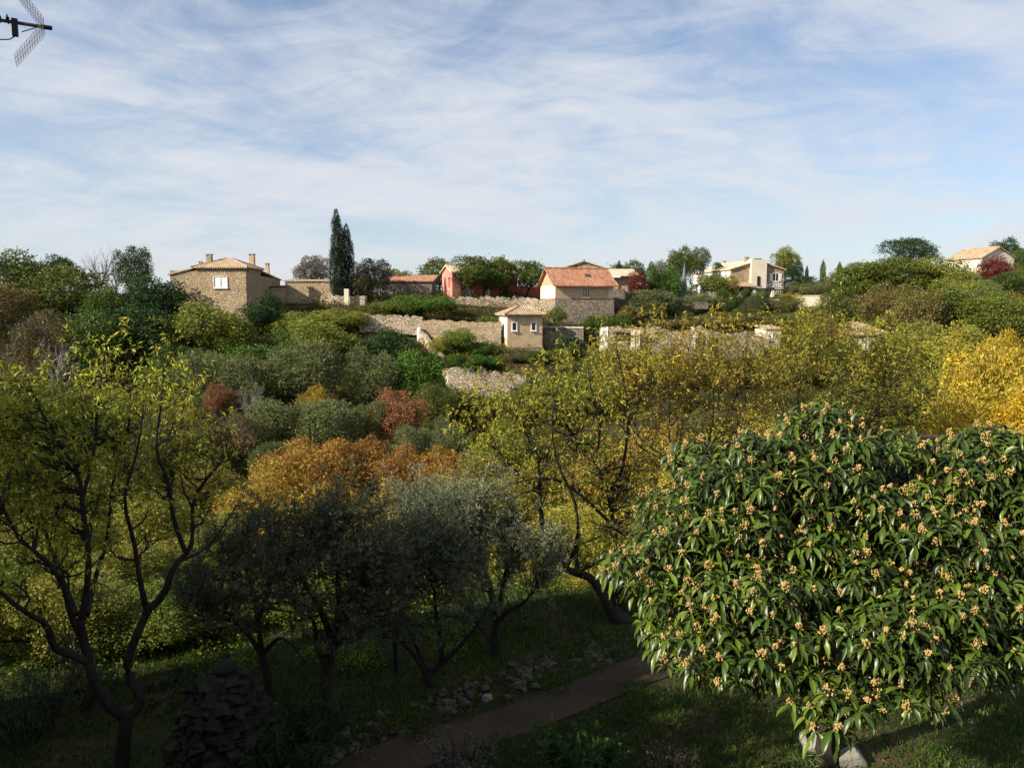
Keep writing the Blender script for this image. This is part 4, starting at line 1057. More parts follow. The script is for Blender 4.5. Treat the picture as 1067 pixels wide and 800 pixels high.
Y = 11.0
def lp(*p): return px2([(a, b, Y + c) for a, b, c in p])
limbs = [
 (lp((126, 812, 0), (128, 780, 0), (131, 750, 0), (131, 742, 0)), [.19, .16, .15, .14]),
 (lp((131, 746, 0), (118, 738, -.1), (104, 722, -.2), (95, 700, -.3), (90, 680, -.3), (83, 645, -.4)), [.13, .12, .11, .10, .095, .08]),
 (lp((87, 668, -.3), (74, 640, -.5), (66, 610, -.7), (48, 584, -.9), (20, 560, -1.1), (0, 520, -1.3)), [.08, .06, .05, .04, .03, .02]),
 (lp((84, 650, -.4), (91, 612, -.5), (92, 570, -.4), (85, 520, -.4), (83, 500, -.4), (62, 459, -.5), (41, 425, -.5), (28, 392, -.5)), [.085, .065, .055, .045, .04, .032, .022, .01]),
 (lp((86, 520, -.4), (98, 470, -.2), (103, 412, -.1), (109, 370, 0), (112, 335, 0)), [.04, .032, .022, .014, .006]),
 (lp((93, 690, -.3), (70, 680, -.5), (57, 674, -.6), (48, 650, -.8), (31, 640, -1.0), (0, 616, -1.3), (-30, 580, -1.5)), [.09, .085, .075, .06, .05, .04, .02]),
 (lp((90, 640, -.3), (100, 600, .3), (112, 560, .6), (118, 500, .8), (135, 440, .9), (135, 390, .9)), [.07, .05, .04, .03, .02, .01]),
 (lp((80, 640, -.3), (60, 590, .3), (44, 540, .6), (38, 480, .7), (22, 440, .8), (20, 400, .8)), [.06, .045, .035, .028, .02, .01]),
 (lp((131, 748, 0), (144, 736, .1), (145, 722, .15), (135, 706, .2), (133, 690, .2), (139, 670, .2), (150, 644, .3), (157, 630, .3)), [.13, .12, .11, .105, .10, .095, .09, .10]),
 (lp((155, 634, .3), (171, 619, .3), (181, 590, .3), (194, 577, .4), (201, 560, .4), (201, 525, .5), (212, 503, .5), (231, 480, .6), (240, 450, .6)), [.095, .08, .065, .055, .05, .04, .035, .022, .01]),
 (lp((194, 577, .4), (181, 540, .2), (175, 500, 0), (163, 468, -.1), (168, 420, -.1), (172, 365, -.1)), [.055, .045, .035, .028, .018, .007]),
 (lp((154, 640, .3), (146, 605, 0), (140, 565, -.1), (130, 520, -.3), (143, 470, -.3), (150, 420, -.3)), [.07, .055, .045, .035, .022, .01]),
 (lp((187, 585, .4), (215, 570, .9), (235, 545, 1.2), (250, 520, 1.4)), [.04, .03, .02, .008]),
]
lumps = [(at(a, b, c), r) for a, b, c, r in ((40, 440, 10.6, 1.0), (108, 410, 11, .8), (172, 420, 11, .9), (215, 475, 11.5, .75), (100, 500, 11, 1.2), (20, 520, 10.2, 1.1),
         (175, 520, 11.4, .9), (0, 430, 10.4, .9), (140, 460, 11.6, 1.0), (60, 560, 10.6, .9), (-40, 500, 10, 1.2))]
limbs = [(P, [q * .70 for q in R]) for P, R in limbs]
near_tree('almond_tree', 'half-shaded almond tree with forked black trunk in the lower left corner', limbs, lumps, 101, 250, .098, (.24, .27, .04), (.40, .37, .06), per=5.2, aspect=.27, hang=.45, twig=(5, (.15, .38)), sub=(3.0, (.35, .7)))
# central almond
Yc = 16.7
limbs = [
 (px2([(652, 668, Yc), (650, 652, Yc), (641, 640, Yc), (636, 632, Yc)]), [.27, .24, .19, .16]),
 (px2([(637, 636, Yc), (622, 609, Yc), (610, 599, Yc), (592, 594, Yc), (583, 578, Yc), (568, 557, Yc), (564, 535, Yc), (562, 505, Yc), (562, 480, Yc)]), [.17, .14, .12, .11, .10, .09, .075, .06, .04]),
 (px2([(564, 515, Yc), (547, 500, Yc), (535, 488, Yc), (520, 470, Yc), (505, 440, Yc)]), [.05, .045, .035, .025, .01]),
 (px2([(562, 485, Yc), (548, 450, Yc + .4), (540, 415, Yc + .5), (530, 385, Yc + .6)]), [.04, .035, .022, .01]),
 (px2([(590, 592, Yc), (602, 560, Yc - .3), (598, 520, Yc - .5), (580, 480, Yc - .7), (575, 430, Yc - .8), (585, 390, Yc - .8)]), [.06, .05, .045, .035, .02, .01]),
 (px2([(650, 650, Yc + .1), (648, 600, Yc + .3), (640, 555, Yc + .5), (636, 520, Yc + .7), (621, 485, Yc + .7), (602, 460, Yc + .7), (588, 440, Yc + .8), (575, 400, Yc + .8)]), [.14, .11, .09, .08, .065, .055, .04, .015]),
 (px2([(637, 525, Yc + .7), (650, 480, Yc + .9), (655, 430, Yc + 1), (648, 390, Yc + 1), (640, 350, Yc + 1)]), [.07, .05, .04, .025, .01]),
 (px2([(636, 545, Yc + .6), (610, 520, Yc + .2), (585, 502, Yc), (560, 498, Yc - .3), (530, 505, Yc - .5)]), [.06, .05, .045, .03, .015]),
 (px2([(621, 485, Yc + .7), (625, 440, Yc + .5), (615, 400, Yc + .4), (610, 355, Yc + .4)]), [.05, .035, .02, .008]),
]
lumps = [(at(a, b, c), r) for a, b, c, r in ((525, 445, 16.5, .9), (555, 420, 17, 1.1), (600, 410, 17.3, 1.2), (645, 420, 17.5, 1.1), (590, 470, 17, 1.3), (640, 500, 17.5, 1.2),
         (540, 500, 16.6, .9), (500, 430, 16.4, .7), (660, 560, 17.2, 1.0), (600, 560, 17, .9), (640, 370, 17.7, .7), (585, 375, 17, .6))]
limbs = [(P, [q * (.95 if k == 0 else .72) for q in R]) for k, (P, R) in enumerate(limbs)]
near_tree('almond_tree', 'yellow-green almond with crooked leaning black trunk in the middle, left of the loquat', limbs, lumps, 102, 260, .105, (.20, .215, .036), (.38, .32, .05), per=5.6, aspect=.28, hang=.4, twig=(4.6, (.18, .45)), sub=(1.9, (.4, .85)), r1=.035)
def generic_limbs(g, base, n, h0, spread, rise, r, lean=(0, 0)):
    base = np.array(base, float)
    top = base + np.array([lean[0], lean[1], h0])
    out = [(np.array([base - [0, 0, .15], base + (top - base) * .5 + g.normal(0, .05, 3), top]), [r * 1.3, r, r * .85])]
    for k in range(n):
        a = k * 2 * math.pi / n + g.uniform(-.4, .4)
        d = np.array([math.cos(a), math.sin(a), 0])
        p1 = top + d * spread * .35 + [0, 0, rise * .3]; p2 = top + d * spread * .75 + [0, 0, rise * .6]; p3 = top + d * spread * g.uniform(.8, 1.1) + [0, 0, rise]
        out.append((np.array([top - [0, 0, .1], p1 + g.normal(0, .08, 3), p2 + g.normal(0, .12, 3), p3 + g.normal(0, .1, 3)]), [r * .7, r * .5, r * .35, r * .12]))
    return out
def almond(px, Yb, lump_px, seed, label, c1, c2, ntar=150):
    g = np.random.default_rng(seed)
    x = at(px, 500, Yb)[0]; b = (x, Yb, h1(x, Yb))
    lumps = [(at(a, bb, c), r) for a, bb, c, r in lump_px]
    top = max(l[0][2] for l in lumps) - b[2]
    limbs = generic_limbs(g, b, 7, top * .34, 1.9, top * .42, .075)
    return near_tree('almond_tree', label, limbs, lumps, seed, ntar, .125, c1, c2, per=4.2, aspect=.3, hang=.4, twig=(3.4, (.25, .55)), sub=(1.6, (.5, 1.0)), r1=.045)
almond(712, 23, [(660, 400, 22, 1.3), (690, 370, 22.5, 1.4), (740, 375, 23, 1.6), (780, 400, 23.4, 1.4), (700, 430, 22.5, 1.5), (745, 352, 23, .9), (690, 350, 23, .8), (790, 358, 23.5, 1.0), (650, 362, 23, .8), (765, 440, 23, 1.3), (665, 450, 22.5, 1.0), (640, 395, 23, 1.0)], 103, 'second yellow almond standing in front of the crumbling wall', (.22, .195, .036), (.38, .27, .05), 300)
almond(860, 26, [(815, 400, 25.5, 1.6), (850, 360, 26, 1.5), (880, 390, 26, 1.9), (925, 400, 26.5, 1.6), (830, 430, 26, 1.5), (900, 440, 26, 1.5), (850, 340, 26, 1.0), (825, 352, 26, 1.0), (890, 355, 26, 1.1), (930, 362, 26.4, 1.2), (955, 420, 26.5, 1.2)], 104, 'third yellow-green almond rising behind the top of the loquat', (.18, .195, .034), (.36, .29, .05), 330)

# garden olives
def olive(label, limbs, lump_px, seed, ntar=150, per=18, c1=(.050, .062, .030), c2=(.095, .108, .062)):  # default leaf colours darkened for the shaded crowns
    lumps = [(at(a, b, c), r) for a, b, c, r in lump_px]
    return near_tree('olive_tree', label, limbs, lumps, seed, ntar, .062, c1, c2, per=per, aspect=.24, hang=-.25, mat='olive', twig=(6.5, (.15, .34)), sub=(3.2, (.3, .6)), r1=.022, up=.45)
olive('garden olive with a straight dark trunk right of the dark mound', [
 (px2([(340, 752, 12.6), (339, 720, 12.6), (342, 690, 12.6), (348, 668, 12.6)]), [.13, .11, .105, .10]),
 (px2([(341, 700, 12.6), (330, 670, 12.5), (326, 645, 12.4), (310, 625, 12.3), (290, 612, 12.2)]), [.05, .045, .035, .025, .015]),
 (px2([(347, 670, 12.6), (336, 640, 12.7), (322, 615, 12.8), (305, 590, 12.9)]), [.07, .055, .04, .015]),
 (px2([(348, 670, 12.6), (353, 635, 12.7), (352, 600, 12.7), (350, 560, 12.8)]), [.08, .07, .05, .02]),
 (px2([(350, 660, 12.6), (368, 630, 12.4), (378, 600, 12.3), (395, 570, 12.2)]), [.07, .05, .035, .015]),
], [(300, 575, 12.3, .85), (345, 545, 12.8, .9), (385, 570, 12.4, .8), (340, 600, 12.1, .8), (365, 530, 13, .6), (310, 545, 13, .6), (400, 610, 12.6, .6), (325, 635, 12.0, .5), (380, 635, 12.1, .5), (290, 615, 12.1, .55)], 201, 220)
olive('leftmost garden olive spreading behind the knob of the dark mound', [
 (px2([(283, 735, 13.6), (279, 705, 13.6), (273, 680, 13.6)]), [.10, .085, .075]),
 (px2([(274, 684, 13.6), (262, 665, 13.5), (248, 650, 13.4), (225, 640, 13.3), (205, 632, 13.2)]), [.05, .04, .032, .022, .01]),
 (px2([(273, 682, 13.6), (268, 640, 13.7), (262, 610, 13.8), (250, 575, 13.9)]), [.055, .045, .03, .015]),
 (px2([(274, 682, 13.6), (290, 665, 13.5), (305, 672, 13.3), (318, 690, 13.2)]), [.045, .035, .02, .01]),
 (px2([(268, 650, 13.7), (280, 615, 13.7), (290, 585, 13.8)]), [.04, .03, .015]),
], [(235, 590, 13.5, .85), (265, 560, 13.8, .8), (220, 620, 13.3, .7), (290, 590, 13.8, .7), (250, 625, 13.2, .7), (195, 610, 13.6, .5)], 202, 150)
olive('many stemmed low garden olive between the straight trunk and the right one', [
 (px2([(448, 722, 14.0), (446, 708, 14.0), (444, 698, 14.0)]), [.10, .09, .08]),
 (px2([(445, 705, 14.0), (458, 692, 14.0), (461, 672, 14.0), (455, 645, 14.0), (452, 610, 14.1)]), [.06, .055, .05, .04, .02]),
 (px2([(444, 702, 14.0), (430, 680, 13.9), (415, 668, 13.8), (395, 662, 13.7), (370, 655, 13.6)]), [.05, .04, .03, .02, .01]),
 (px2([(446, 702, 14.0), (432, 668, 14.1), (420, 640, 14.2), (412, 600, 14.3)]), [.05, .04, .03, .015]),
 (px2([(452, 698, 14.0), (480, 672, 14.0), (502, 645, 14.1), (512, 625, 14.2)]), [.05, .045, .035, .02]),
 (px2([(413, 700, 14.3), (411, 670, 14.3), (405, 640, 14.2), (392, 605, 14.2)]), [.05, .045, .035, .02]),
], [(415, 575, 14.2, .95), (455, 560, 14.2, .9), (400, 615, 13.8, .7), (440, 610, 13.8, .8), (480, 600, 14, .7), (430, 540, 14.6, .7), (385, 585, 14, .6), (465, 640, 13.6, .5), (420, 645, 13.5, .5)], 203, 190, c1=(.07, .085, .045), c2=(.13, .145, .09))  # leaf colours lightened to paint in this crown's sunlit top
olive('pale topped garden olive on the right, above the stone heap', [
 (px2([(514, 704, 15.4), (515, 680, 15.4), (517, 655, 15.4), (518, 645, 15.4)]), [.13, .11, .10, .09]),
 (px2([(516, 675, 15.4), (505, 660, 15.3), (498, 650, 15.3), (490, 635, 15.2)]), [.04, .035, .03, .015]),
 (px2([(518, 650, 15.4), (528, 638, 15.4), (545, 628, 15.4), (560, 610, 15.4)]), [.06, .05, .035, .015]),
 (px2([(518, 648, 15.4), (512, 615, 15.5), (500, 580, 15.6), (490, 545, 15.7)]), [.07, .055, .04, .015]),
 (px2([(518, 648, 15.4), (525, 605, 15.5), (535, 570, 15.6), (540, 540, 15.7)]), [.06, .05, .035, .015]),
], [(500, 545, 15.7, 1.05), (465, 540, 15.8, .9), (540, 565, 15.6, .95), (515, 600, 15.2, .8), (560, 600, 15.4, .7), (480, 590, 15.4, .7), (500, 515, 16, .7), (430, 530, 16.2, .9), (575, 575, 15.8, .5)], 204, 260, c1=(.12, .135, .075), c2=(.23, .24, .15))  # paler leaf colours carry the sunlight falling on this crown

# ------------------------------------------------------------------ loquat
def loquat():
    g = np.random.default_rng(301)
    ENV = [(855, 425), (905, 445), (1000, 447), (1080, 455), (1150, 520), (1150, 680), (1075, 690), (1015, 715), (950, 730), (905, 758), (872, 765), (845, 742), (790, 705), (722, 682), (695, 640), (655, 625),
           (634, 592), (664, 562), (700, 535), (712, 468), (790, 450)]
    def inside(x, y):
        c = False
        for k in range(len(ENV)):
            (x0, y0), (x1, y1) = ENV[k], ENV[k - 1]
            if (y0 > y) != (y1 > y) and x < (x1 - x0) * (y - y0) / (y1 - y0) + x0: c = not c
        return c
    def yy(x, y): return 8.75 - (y - 430) / 340 * 2.25 - .45 * max(0, 1 - ((x - 900) / 260) ** 2)
    LM = [(855, 440, 8.5, .42), (870, 752, 6.25, .24), (660, 592, 8.3, .32), (735, 480, 8.5, .42), (1040, 468, 8.3, .45), (930, 470, 8.3, .42), (1020, 690, 6.9, .40), (790, 690, 7.1, .38), (700, 655, 7.8, .34), (940, 715, 6.6, .36)]
    tr_ = 0
    while len(LM) < 62 and tr_ < 6000:
        tr_ += 1; x, y = g.uniform(620, 1150), g.uniform(430, 760)
        if not inside(x, y): continue
        Yd = yy(x, y); rr = g.uniform(.36, .62); m_ = 34
        if not (inside(x - m_, y) and inside(x + m_, y) and inside(x, y - 14) and inside(x, y + 18)): continue
        q = at(x, y, Yd)
        if any(np.linalg.norm((at(a, b, c) - q) * [1, 1, 1.9]) < (rr + r_) * .62 for a, b, c, r_ in LM): continue
        LM.append((x, y, Yd, rr))
    nfront = len(LM)
    for k in range(26):                     # the far side of the crown
        a = g.uniform(0, 6.28); x, y = 900 + 190 * math.cos(a) * math.sqrt(g.random()), g.uniform(470, 640); LM.append((x, y, g.uniform(8.6, 9.8), g.uniform(.5, .7)))
    print('tiers', nfront)
    C = np.array([at(a, b, c) for a, b, c, r in LM]); R = np.array([l[3] for l in LM])
    base = np.array([at(868, 600, 11.2)[0], 11.2, -7.0])
    ros = []; tries = 0; RP = np.zeros((2500, 3))
    w = R ** 2 / (R ** 2).sum(); FL = np.array([1, 1, .46])
    while tries < 60000 and len(ros) < 2400:
        tries += 1
        i = g.choice(len(R), p=w); d = unit(g.normal(0, 1, 3) + np.array([0, -.3, .35]))
        lay = g.random() < .12
        if d[2] < -.35: continue
        q = C[i] + d * FL * R[i] * (g.uniform(.4, .7) if lay else g.uniform(.82, 1.15))
        dd = np.linalg.norm((C - q) / FL, axis=1) / R
        if (dd < (.38 if lay else .74)).any(): continue
        if len(ros) and (((RP[:len(ros)] - q) ** 2).sum(1) < g.uniform(.105, .18) ** 2).any(): continue
        RP[len(ros)] = q
        ax = unit(d * .7 + np.array([0, 0, .6]) + g.normal(0, .28, 3)); ros.append((q, ax, lay))
    print('rosettes', len(ros))
    T = thing('loquat_tree', tuple(base), 'big glossy dark green loquat tree with tan blossom clusters filling the lower right', 'tree')
    # limbs
    limbs = [(np.array([base - [0, 0, .2], base + [.05, 0, 1.0], base + [-.05, -.05, 2.9]]), [.2, .16, .14])]
    mb = MB(); P, Rr = refine(*limbs[0], 8); mb.tube(P, Rr, 9); top = P[-1]
    for c, r in zip(C, R):
        mid = top * .6 + c * .4 + g.normal(0, .1, 3); mid[2] = max(mid[2], c[2] - .25)
        P, Rr = refine([top - [0, 0, .15], mid, c + [0, 0, -.1]], [.06, .04, .025], 8); mb.tube(P, Rr, 6)
        for q, ax, lay in ros:
            if np.linalg.norm(q - c) < r * 1.08 and g.random() < .5:
                mb.tube([c + g.normal(0, .05, 3), (c + q) / 2 + [0, 0, -.05], q - ax * .05, q + ax * .02], [.014, .011, .008, .007], 4)
    for i in range(len(mb.v)): mb.v[i] = mb.v[i] - base
    mb.build('trunk', M['bark'], T, True)
    # leaves
    Vs = []; n = 0
    o0, ax0, az0, el0, Ls, rolls, Rad = [], [], [], [], [], [], []
    for q, ax, lay in ros:
        k = int(g.integers(9, 14)); u = unit(np.cross(ax, [.3, .9, .1])); v = np.cross(ax, u); ph = g.uniform(0, 6.28); s = g.uniform(.72, 1.15)
        for j in range(k):
            a = ph + j * 2.399; ring = j / k
            rad = u * math.cos(a) + v * math.sin(a)
            e = .80 - 1.25 * ring + g.normal(0, .16)           # inner leaves point up, outer ones out
            o0.append(q - ax * .05 * ring + rad * .012); ax0.append(rad * 1.0 + ax * e); Ls.append(s * g.uniform(.15, .24) * (.72 + .4 * ring)); rolls.append(g.normal(0, .35)); Rad.append(rad)
    o0 = np.array(o0); d = unit(np.array(ax0)); Ls = np.array(Ls); m = len(o0); rolls = np.array(rolls)
    S = unit(np.cross(d, np.array([0, 0, 1.]) + g.normal(0, .15, (m, 3))))
    dr = g.uniform(.22, .66, m)
    prof = [.10, .62, 1.0, .74, .06]
    p = o0.copy(); rings = []
    for s in range(5):
        up = unit(np.cross(S, d)); Sx = unit(S * np.cos(rolls)[:, None] + up * np.sin(rolls)[:, None])
        wv = (Ls * .125 * prof[s])[:, None]
        fold = up * wv * .45
        rings.append(np.stack([p - Sx * wv + fold, p, p + Sx * wv + fold], 1))
        p = p + d * Ls[:, None] / 4
        d = unit(d + np.array([0, 0, -1.]) * dr[:, None])
    V = np.stack(rings, 1).reshape(m, 15, 3)
    f = []
    for s in range(4):
        for t in range(2):
            a = s * 3 + t; f.append([a, a + 1, a + 4, a + 3])
    F = (np.arange(m)[:, None, None] * 15 + np.array(f)[None]).reshape(-1, 4)
    c = link('crown', mesh_np('crown', V.reshape(-1, 3) - base, F, [M['loquat']], smooth=True), T)
    c.color = (.028, .052, .008, 1); c['second_tone'] = [.075, .105, .016]
    # blossom clusters: little octahedral buds in a cone
    B = []
    for q, ax, lay in ros:
        if lay or g.random() < .36: continue
        k = int(g.integers(14, 50)); h = g.uniform(.035, .10); u = unit(np.cross(ax, [.3, .9, .1])); v = np.cross(ax, u)
        t = g.random(k); a = g.uniform(0, 6.28, k); rr = (1 - t * .7) * h * .68 * np.sqrt(g.random(k))
        P = q + ax * .015 + ax[None] * (t * h)[:, None] + u * (np.cos(a) * rr)[:, None] + v * (np.sin(a) * rr)[:, None]
        B.append(P)
    B = np.concatenate(B); k = len(B); s = g.uniform(.006, .0115, k)[:, None]
    e = np.array([[1, 0, 0], [0, 1, 0], [-1, 0, 0], [0, -1, 0], [0, 0, 1.2], [0, 0, -1.2]])
    V = (B[:, None] + e[None] * s[:, None]).reshape(-1, 3)
    ft = np.array([[0, 1, 4], [1, 2, 4], [2, 3, 4], [3, 0, 4], [1, 0, 5], [2, 1, 5], [3, 2, 5], [0, 3, 5]])
    F = (np.arange(k)[:, None, None] * 6 + ft[None]).reshape(-1, 3)
    link('blossom', mesh_np('blossom', V - base, F, [M['blossom']]), T)
    print('loquat leaves', m, 'buds', k)
loquat()

# ------------------------------------------------------------------ garden floor
g = np.random.default_rng(9)
def on_path(X, Y):
    P = np.array([gpt(*p)[:2] for p in PATH]); t = np.linspace(0, 1, 60); s = np.linspace(0, 1, len(P))
    Q = np.stack([np.interp(t, s, P[:, i]) for i in (0, 1)], 1)
    d = np.sqrt(((np.stack([X, Y], 1)[:, None] - Q[None]) ** 2).sum(-1)); return d.min(1)
def blades(name, label, n, xr, yr, L, W, c1, c2, seed, keep=None, mat='leafnear', clump=3.0, thr=-.2):
    g = np.random.default_rng(seed)
    X = g.uniform(*xr, n); Y = g.uniform(*yr, n)
    f = np.sin(X * clump + 1.3 * np.sin(Y * 1.7)) * np.sin(Y * clump * .8 + X) + g.normal(0, .5, n)
    k = (f > thr) & (on_path(X, Y) > .48 + .35 * np.sin(X * 5.1) * np.sin(Y * 4.3))
    if keep is not None: k &= keep(X, Y)
    X, Y = X[k], Y[k]; m = len(X)
    P = np.stack([X, Y, H(X, Y) - .01], 1); D = unit(g.normal(0, .45, (m, 3)) + [0, 0, 1])
    Nn = unit(g.normal(0, 1, (m, 3)) * [1, 1, .1]); LL = g.uniform(.5, 1.3, m) * L
    V, F = leaves(P, D, Nn, LL, W, .15)
    o = link(name, mesh_np(name, V, F, [M[mat]])); o.color = (*c1, 1); o['second_tone'] = [float(v) for v in c2]
    tag(o, label, None, None, 'stuff')
blades('grass', 'short grass over the shaded garden floor', 190000, (-14, 14), (9, 20), .14, .017, (.036, .085, .014), (.07, .105, .02), 41, thr=-.6)
blades('ground_weeds', 'broad leaved weeds growing under the olives', 16000, (-13, 9), (10.5, 20), .12, .055, (.030, .055, .014), (.06, .085, .02), 42, clump=1.4)
blades('dry_leaves', 'fallen brown leaves and dry grass beside the path', 9000, (-6, 9), (10, 19), .06, .035, (.20, .12, .06), (.28, .19, .10), 43, clump=2.2)
# loose stones along the path edge
def rocks(name, pts, sizes, mat, seed, flat=.6):
    g = np.random.default_rng(seed); mb = MB()
    for p, s in zip(pts, sizes):
        V = np.array([[x, y, z] for z in (-1, 1) for y in (-1, 1) for x in (-1, 1)], float) * np.array([g.uniform(.6, 1.1), g.uniform(.5, .9), g.uniform(.35, .6) * flat / .6]) * s * .5
        V[4:, :2] *= g.uniform(.5, .9); V += g.normal(0, s * .07, V.shape)
        a, b, c = g.uniform(-.35, .35, 2).tolist() + [g.uniform(0, 6.28)]
        R_ = np.array(Matrix.Rotation(c, 3, 'Z') @ Matrix.Rotation(a, 3, 'X') @ Matrix.Rotation(b, 3, 'Y'))
        mb.add(V @ R_.T + p, [[0, 2, 3, 1], [4, 5, 7, 6], [0, 1, 5, 4], [2, 6, 7, 3], [0, 4, 6, 2], [1, 3, 7, 5]])
    return mb
P = np.array([gpt(*p)[:2] for p in ((330, 775), (420, 750), (500, 715), (560, 695), (620, 678), (690, 655))])
pts = []; sz = []
for k in range(620):
    t = g.random(); q = np.array([np.interp(t, np.linspace(0, 1, 6), P[:, i]) for i in (0, 1)]) + g.normal(0, .28, 2)
    q = q + [0, .12 * math.sin(q[0] * 3)]
    if math.sin(q[0] * 4.3) + g.normal(0, .5) < -.3: continue
    s = g.uniform(.03, .19) * (1.15 if .3 < t < .55 else .8); n_ = 0.0
    heap = .16 * math.exp(-((t - .42) / .09) ** 2)
    pts.append([q[0], q[1], h1(q[0], q[1]) + g.random() * heap + s * .12]); sz.append(s)
PP = np.array([gpt(*p)[:2] for p in PATH])
for k in range(420):                        # pebbles trodden into the path
    t = g.random(); q = np.array([np.interp(t, np.linspace(0, 1, len(PP)), PP[:, i]) for i in (0, 1)]) + g.normal(0, .26, 2)
    s = g.uniform(.012, .05); pts.append([q[0], q[1], h1(q[0], q[1]) + .02]); sz.append(s)
mb = rocks('rubble', pts, sz, 'rubble', 12)
tag(mb.build('rubble', M['rubble']), 'loose limestone rubble spilled along the upper edge of the path', None, None, 'stuff')
pts = []; sz = []
P2 = np.array([gpt(*p)[:2] for p in ((360, 790), (450, 758), (560, 722), (640, 700), (740, 678))])
for (x, y, s, lab) in ((886, 796, .42, 'big white limestone block at the bottom edge under the loquat'), (852, 778, .34, 'pale rounded boulder half behind dry stalks under the loquat'),
                       (508, 722, .17, 'largest flat pale stone lying at the foot of the stone heap'), (560, 372, .0, '')):
    if s == 0: continue
    p = gpt(x, y); 
    me = rocks('rock', [np.zeros(3)], [1.6 * s], 'rock', int(x)).mesh('rock', [M['rock']])
    o = link('rock', me, None, (p[0], p[1], h1(p[0], p[1]) + s * .2)); tag(o, lab, 'rock')
    bv = o.modifiers.new('edge', 'BEVEL'); bv.width = .03 * s / .3; bv.segments = 2
# dark dry-stone mound with a knob
p = gpt(238, 812); 
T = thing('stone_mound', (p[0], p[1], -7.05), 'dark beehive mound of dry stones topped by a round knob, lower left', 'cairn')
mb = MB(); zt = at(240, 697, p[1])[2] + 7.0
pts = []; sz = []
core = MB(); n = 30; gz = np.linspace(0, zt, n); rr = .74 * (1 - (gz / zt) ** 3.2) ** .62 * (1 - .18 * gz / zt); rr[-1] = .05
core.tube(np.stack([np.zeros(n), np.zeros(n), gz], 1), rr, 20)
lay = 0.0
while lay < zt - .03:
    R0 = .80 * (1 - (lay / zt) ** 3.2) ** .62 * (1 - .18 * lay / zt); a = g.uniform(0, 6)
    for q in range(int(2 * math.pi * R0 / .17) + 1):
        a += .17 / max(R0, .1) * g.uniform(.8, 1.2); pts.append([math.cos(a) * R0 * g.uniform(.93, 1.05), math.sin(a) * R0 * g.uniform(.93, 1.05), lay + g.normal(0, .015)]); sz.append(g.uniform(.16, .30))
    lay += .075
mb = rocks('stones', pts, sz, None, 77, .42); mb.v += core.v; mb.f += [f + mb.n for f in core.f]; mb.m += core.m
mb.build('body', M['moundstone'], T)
mb = MB(); zz = np.linspace(0, .26, 9); mb.tube(np.stack([np.zeros(9), np.zeros(9), zt - .04 + zz], 1), .015 + .145 * np.sin(np.linspace(.25, math.pi, 9)) ** .7, 12); mb.build('knob', M['moundstone'], T, True)

# near plants
def shrub_near(name, label, px, py, Yp, hgt, wid, n, leaf, aspect, c1, c2, seed, cat='bush', stems=26, hang=.1, z=None, mat='leafnear', lean=.35):
    g = np.random.default_rng(seed); q = at(px, py, Yp); z0 = h1(q[0], Yp) if z is None else z
    T = thing(name, (q[0], Yp, z0), label, cat)
    ch = []
    for k in range(stems):
        a = g.uniform(0, 6.28); d = np.array([math.cos(a) * lean, math.sin(a) * lean, 1]) ; p0 = np.array([math.cos(a), math.sin(a), 0]) * wid * .3 * math.sqrt(g.random())
        ch.append(branch(g, p0, d * [wid, wid, hgt], hgt * g.uniform(.6, 1.05), .008, 6, .1, .0))
    sub = offshoots(g, ch, 7, (.1 * hgt, .25 * hgt), .6, .3, .7, .2, n=3, rmin=.002)
    link('stem', chains_mesh('stem', [(ch, 4), (sub, 3)], M['bark']), T)
    V, F = twig_leaves(g, sub + ch, n / (len(sub) + len(ch)), leaf, aspect, hang)
    c = link('crown', mesh_np('crown', V, F, [M[mat]]), T); c.color = (*c1, 1); c['second_tone'] = [float(v) for v in c2]
    return T
shrub_near('shrub', 'leafy green shrub with long leaves at the bottom centre', 600, 760, 10.6, 1.0, .9, 1500, .15, .30, (.03, .075, .015), (.06, .12, .025), 51, hang=.2)
shrub_near('shrub', 'wispy grey lavender-like shrub at the bottom, left of the leafy one', 480, 780, 10.8, .75, .8, 2600, .045, .2, (.11, .12, .10), (.17, .17, .15), 52, mat='olive', stems=60)
shrub_near('shrub', 'thin dry grey-stalked shrub at the bottom right of centre', 700, 780, 10.7, .6, .8, 1500, .04, .25, (.13, .12, .08), (.2, .18, .12), 53, stems=50)
shrub_near('shrub', 'dark pointed-leaf shrub beside the stone mound', 296, 760, 10.8, 1.45, 1.1, 4200, .13, .18, (.014, .034, .010), (.024, .05, .015), 54, stems=60, lean=.9)
shrub_near('shrub', 'yellow-headed dry umbel plant under the loquat', 815, 785, 10.0, .7, .35, 260, .05, .6, (.30, .26, .06), (.2, .2, .05), 55, stems=12)
shrub_near('shrub', 'feathery green tuft beside the pale rounded boulder', 838, 770, 10.6, .55, .3, 420, .12, .1, (.10, .17, .05), (.17, .22, .07), 56, stems=18)
shrub_near('shrub', 'dark tangled shrub at the lower left edge', 20, 720, 12.2, 1.6, 1.3, 3800, .06, .3, (.03, .05, .02), (.06, .08, .025), 57, stems=50, lean=.5)
shrub_near('shrub', 'dark leafy shrub left of the almond trunk', 75, 700, 13.4, 1.0, 1.2, 2600, .07, .4, (.035, .06, .018), (.08, .10, .03), 58, stems=40, lean=.6)
shrub_near('shrub', 'low dark hedge-like shrub right of the almond trunk', 180, 700, 13.8, .5, 1.5, 2600, .06, .4, (.03, .05, .018), (.05, .07, .02), 59, stems=50, lean=.9)
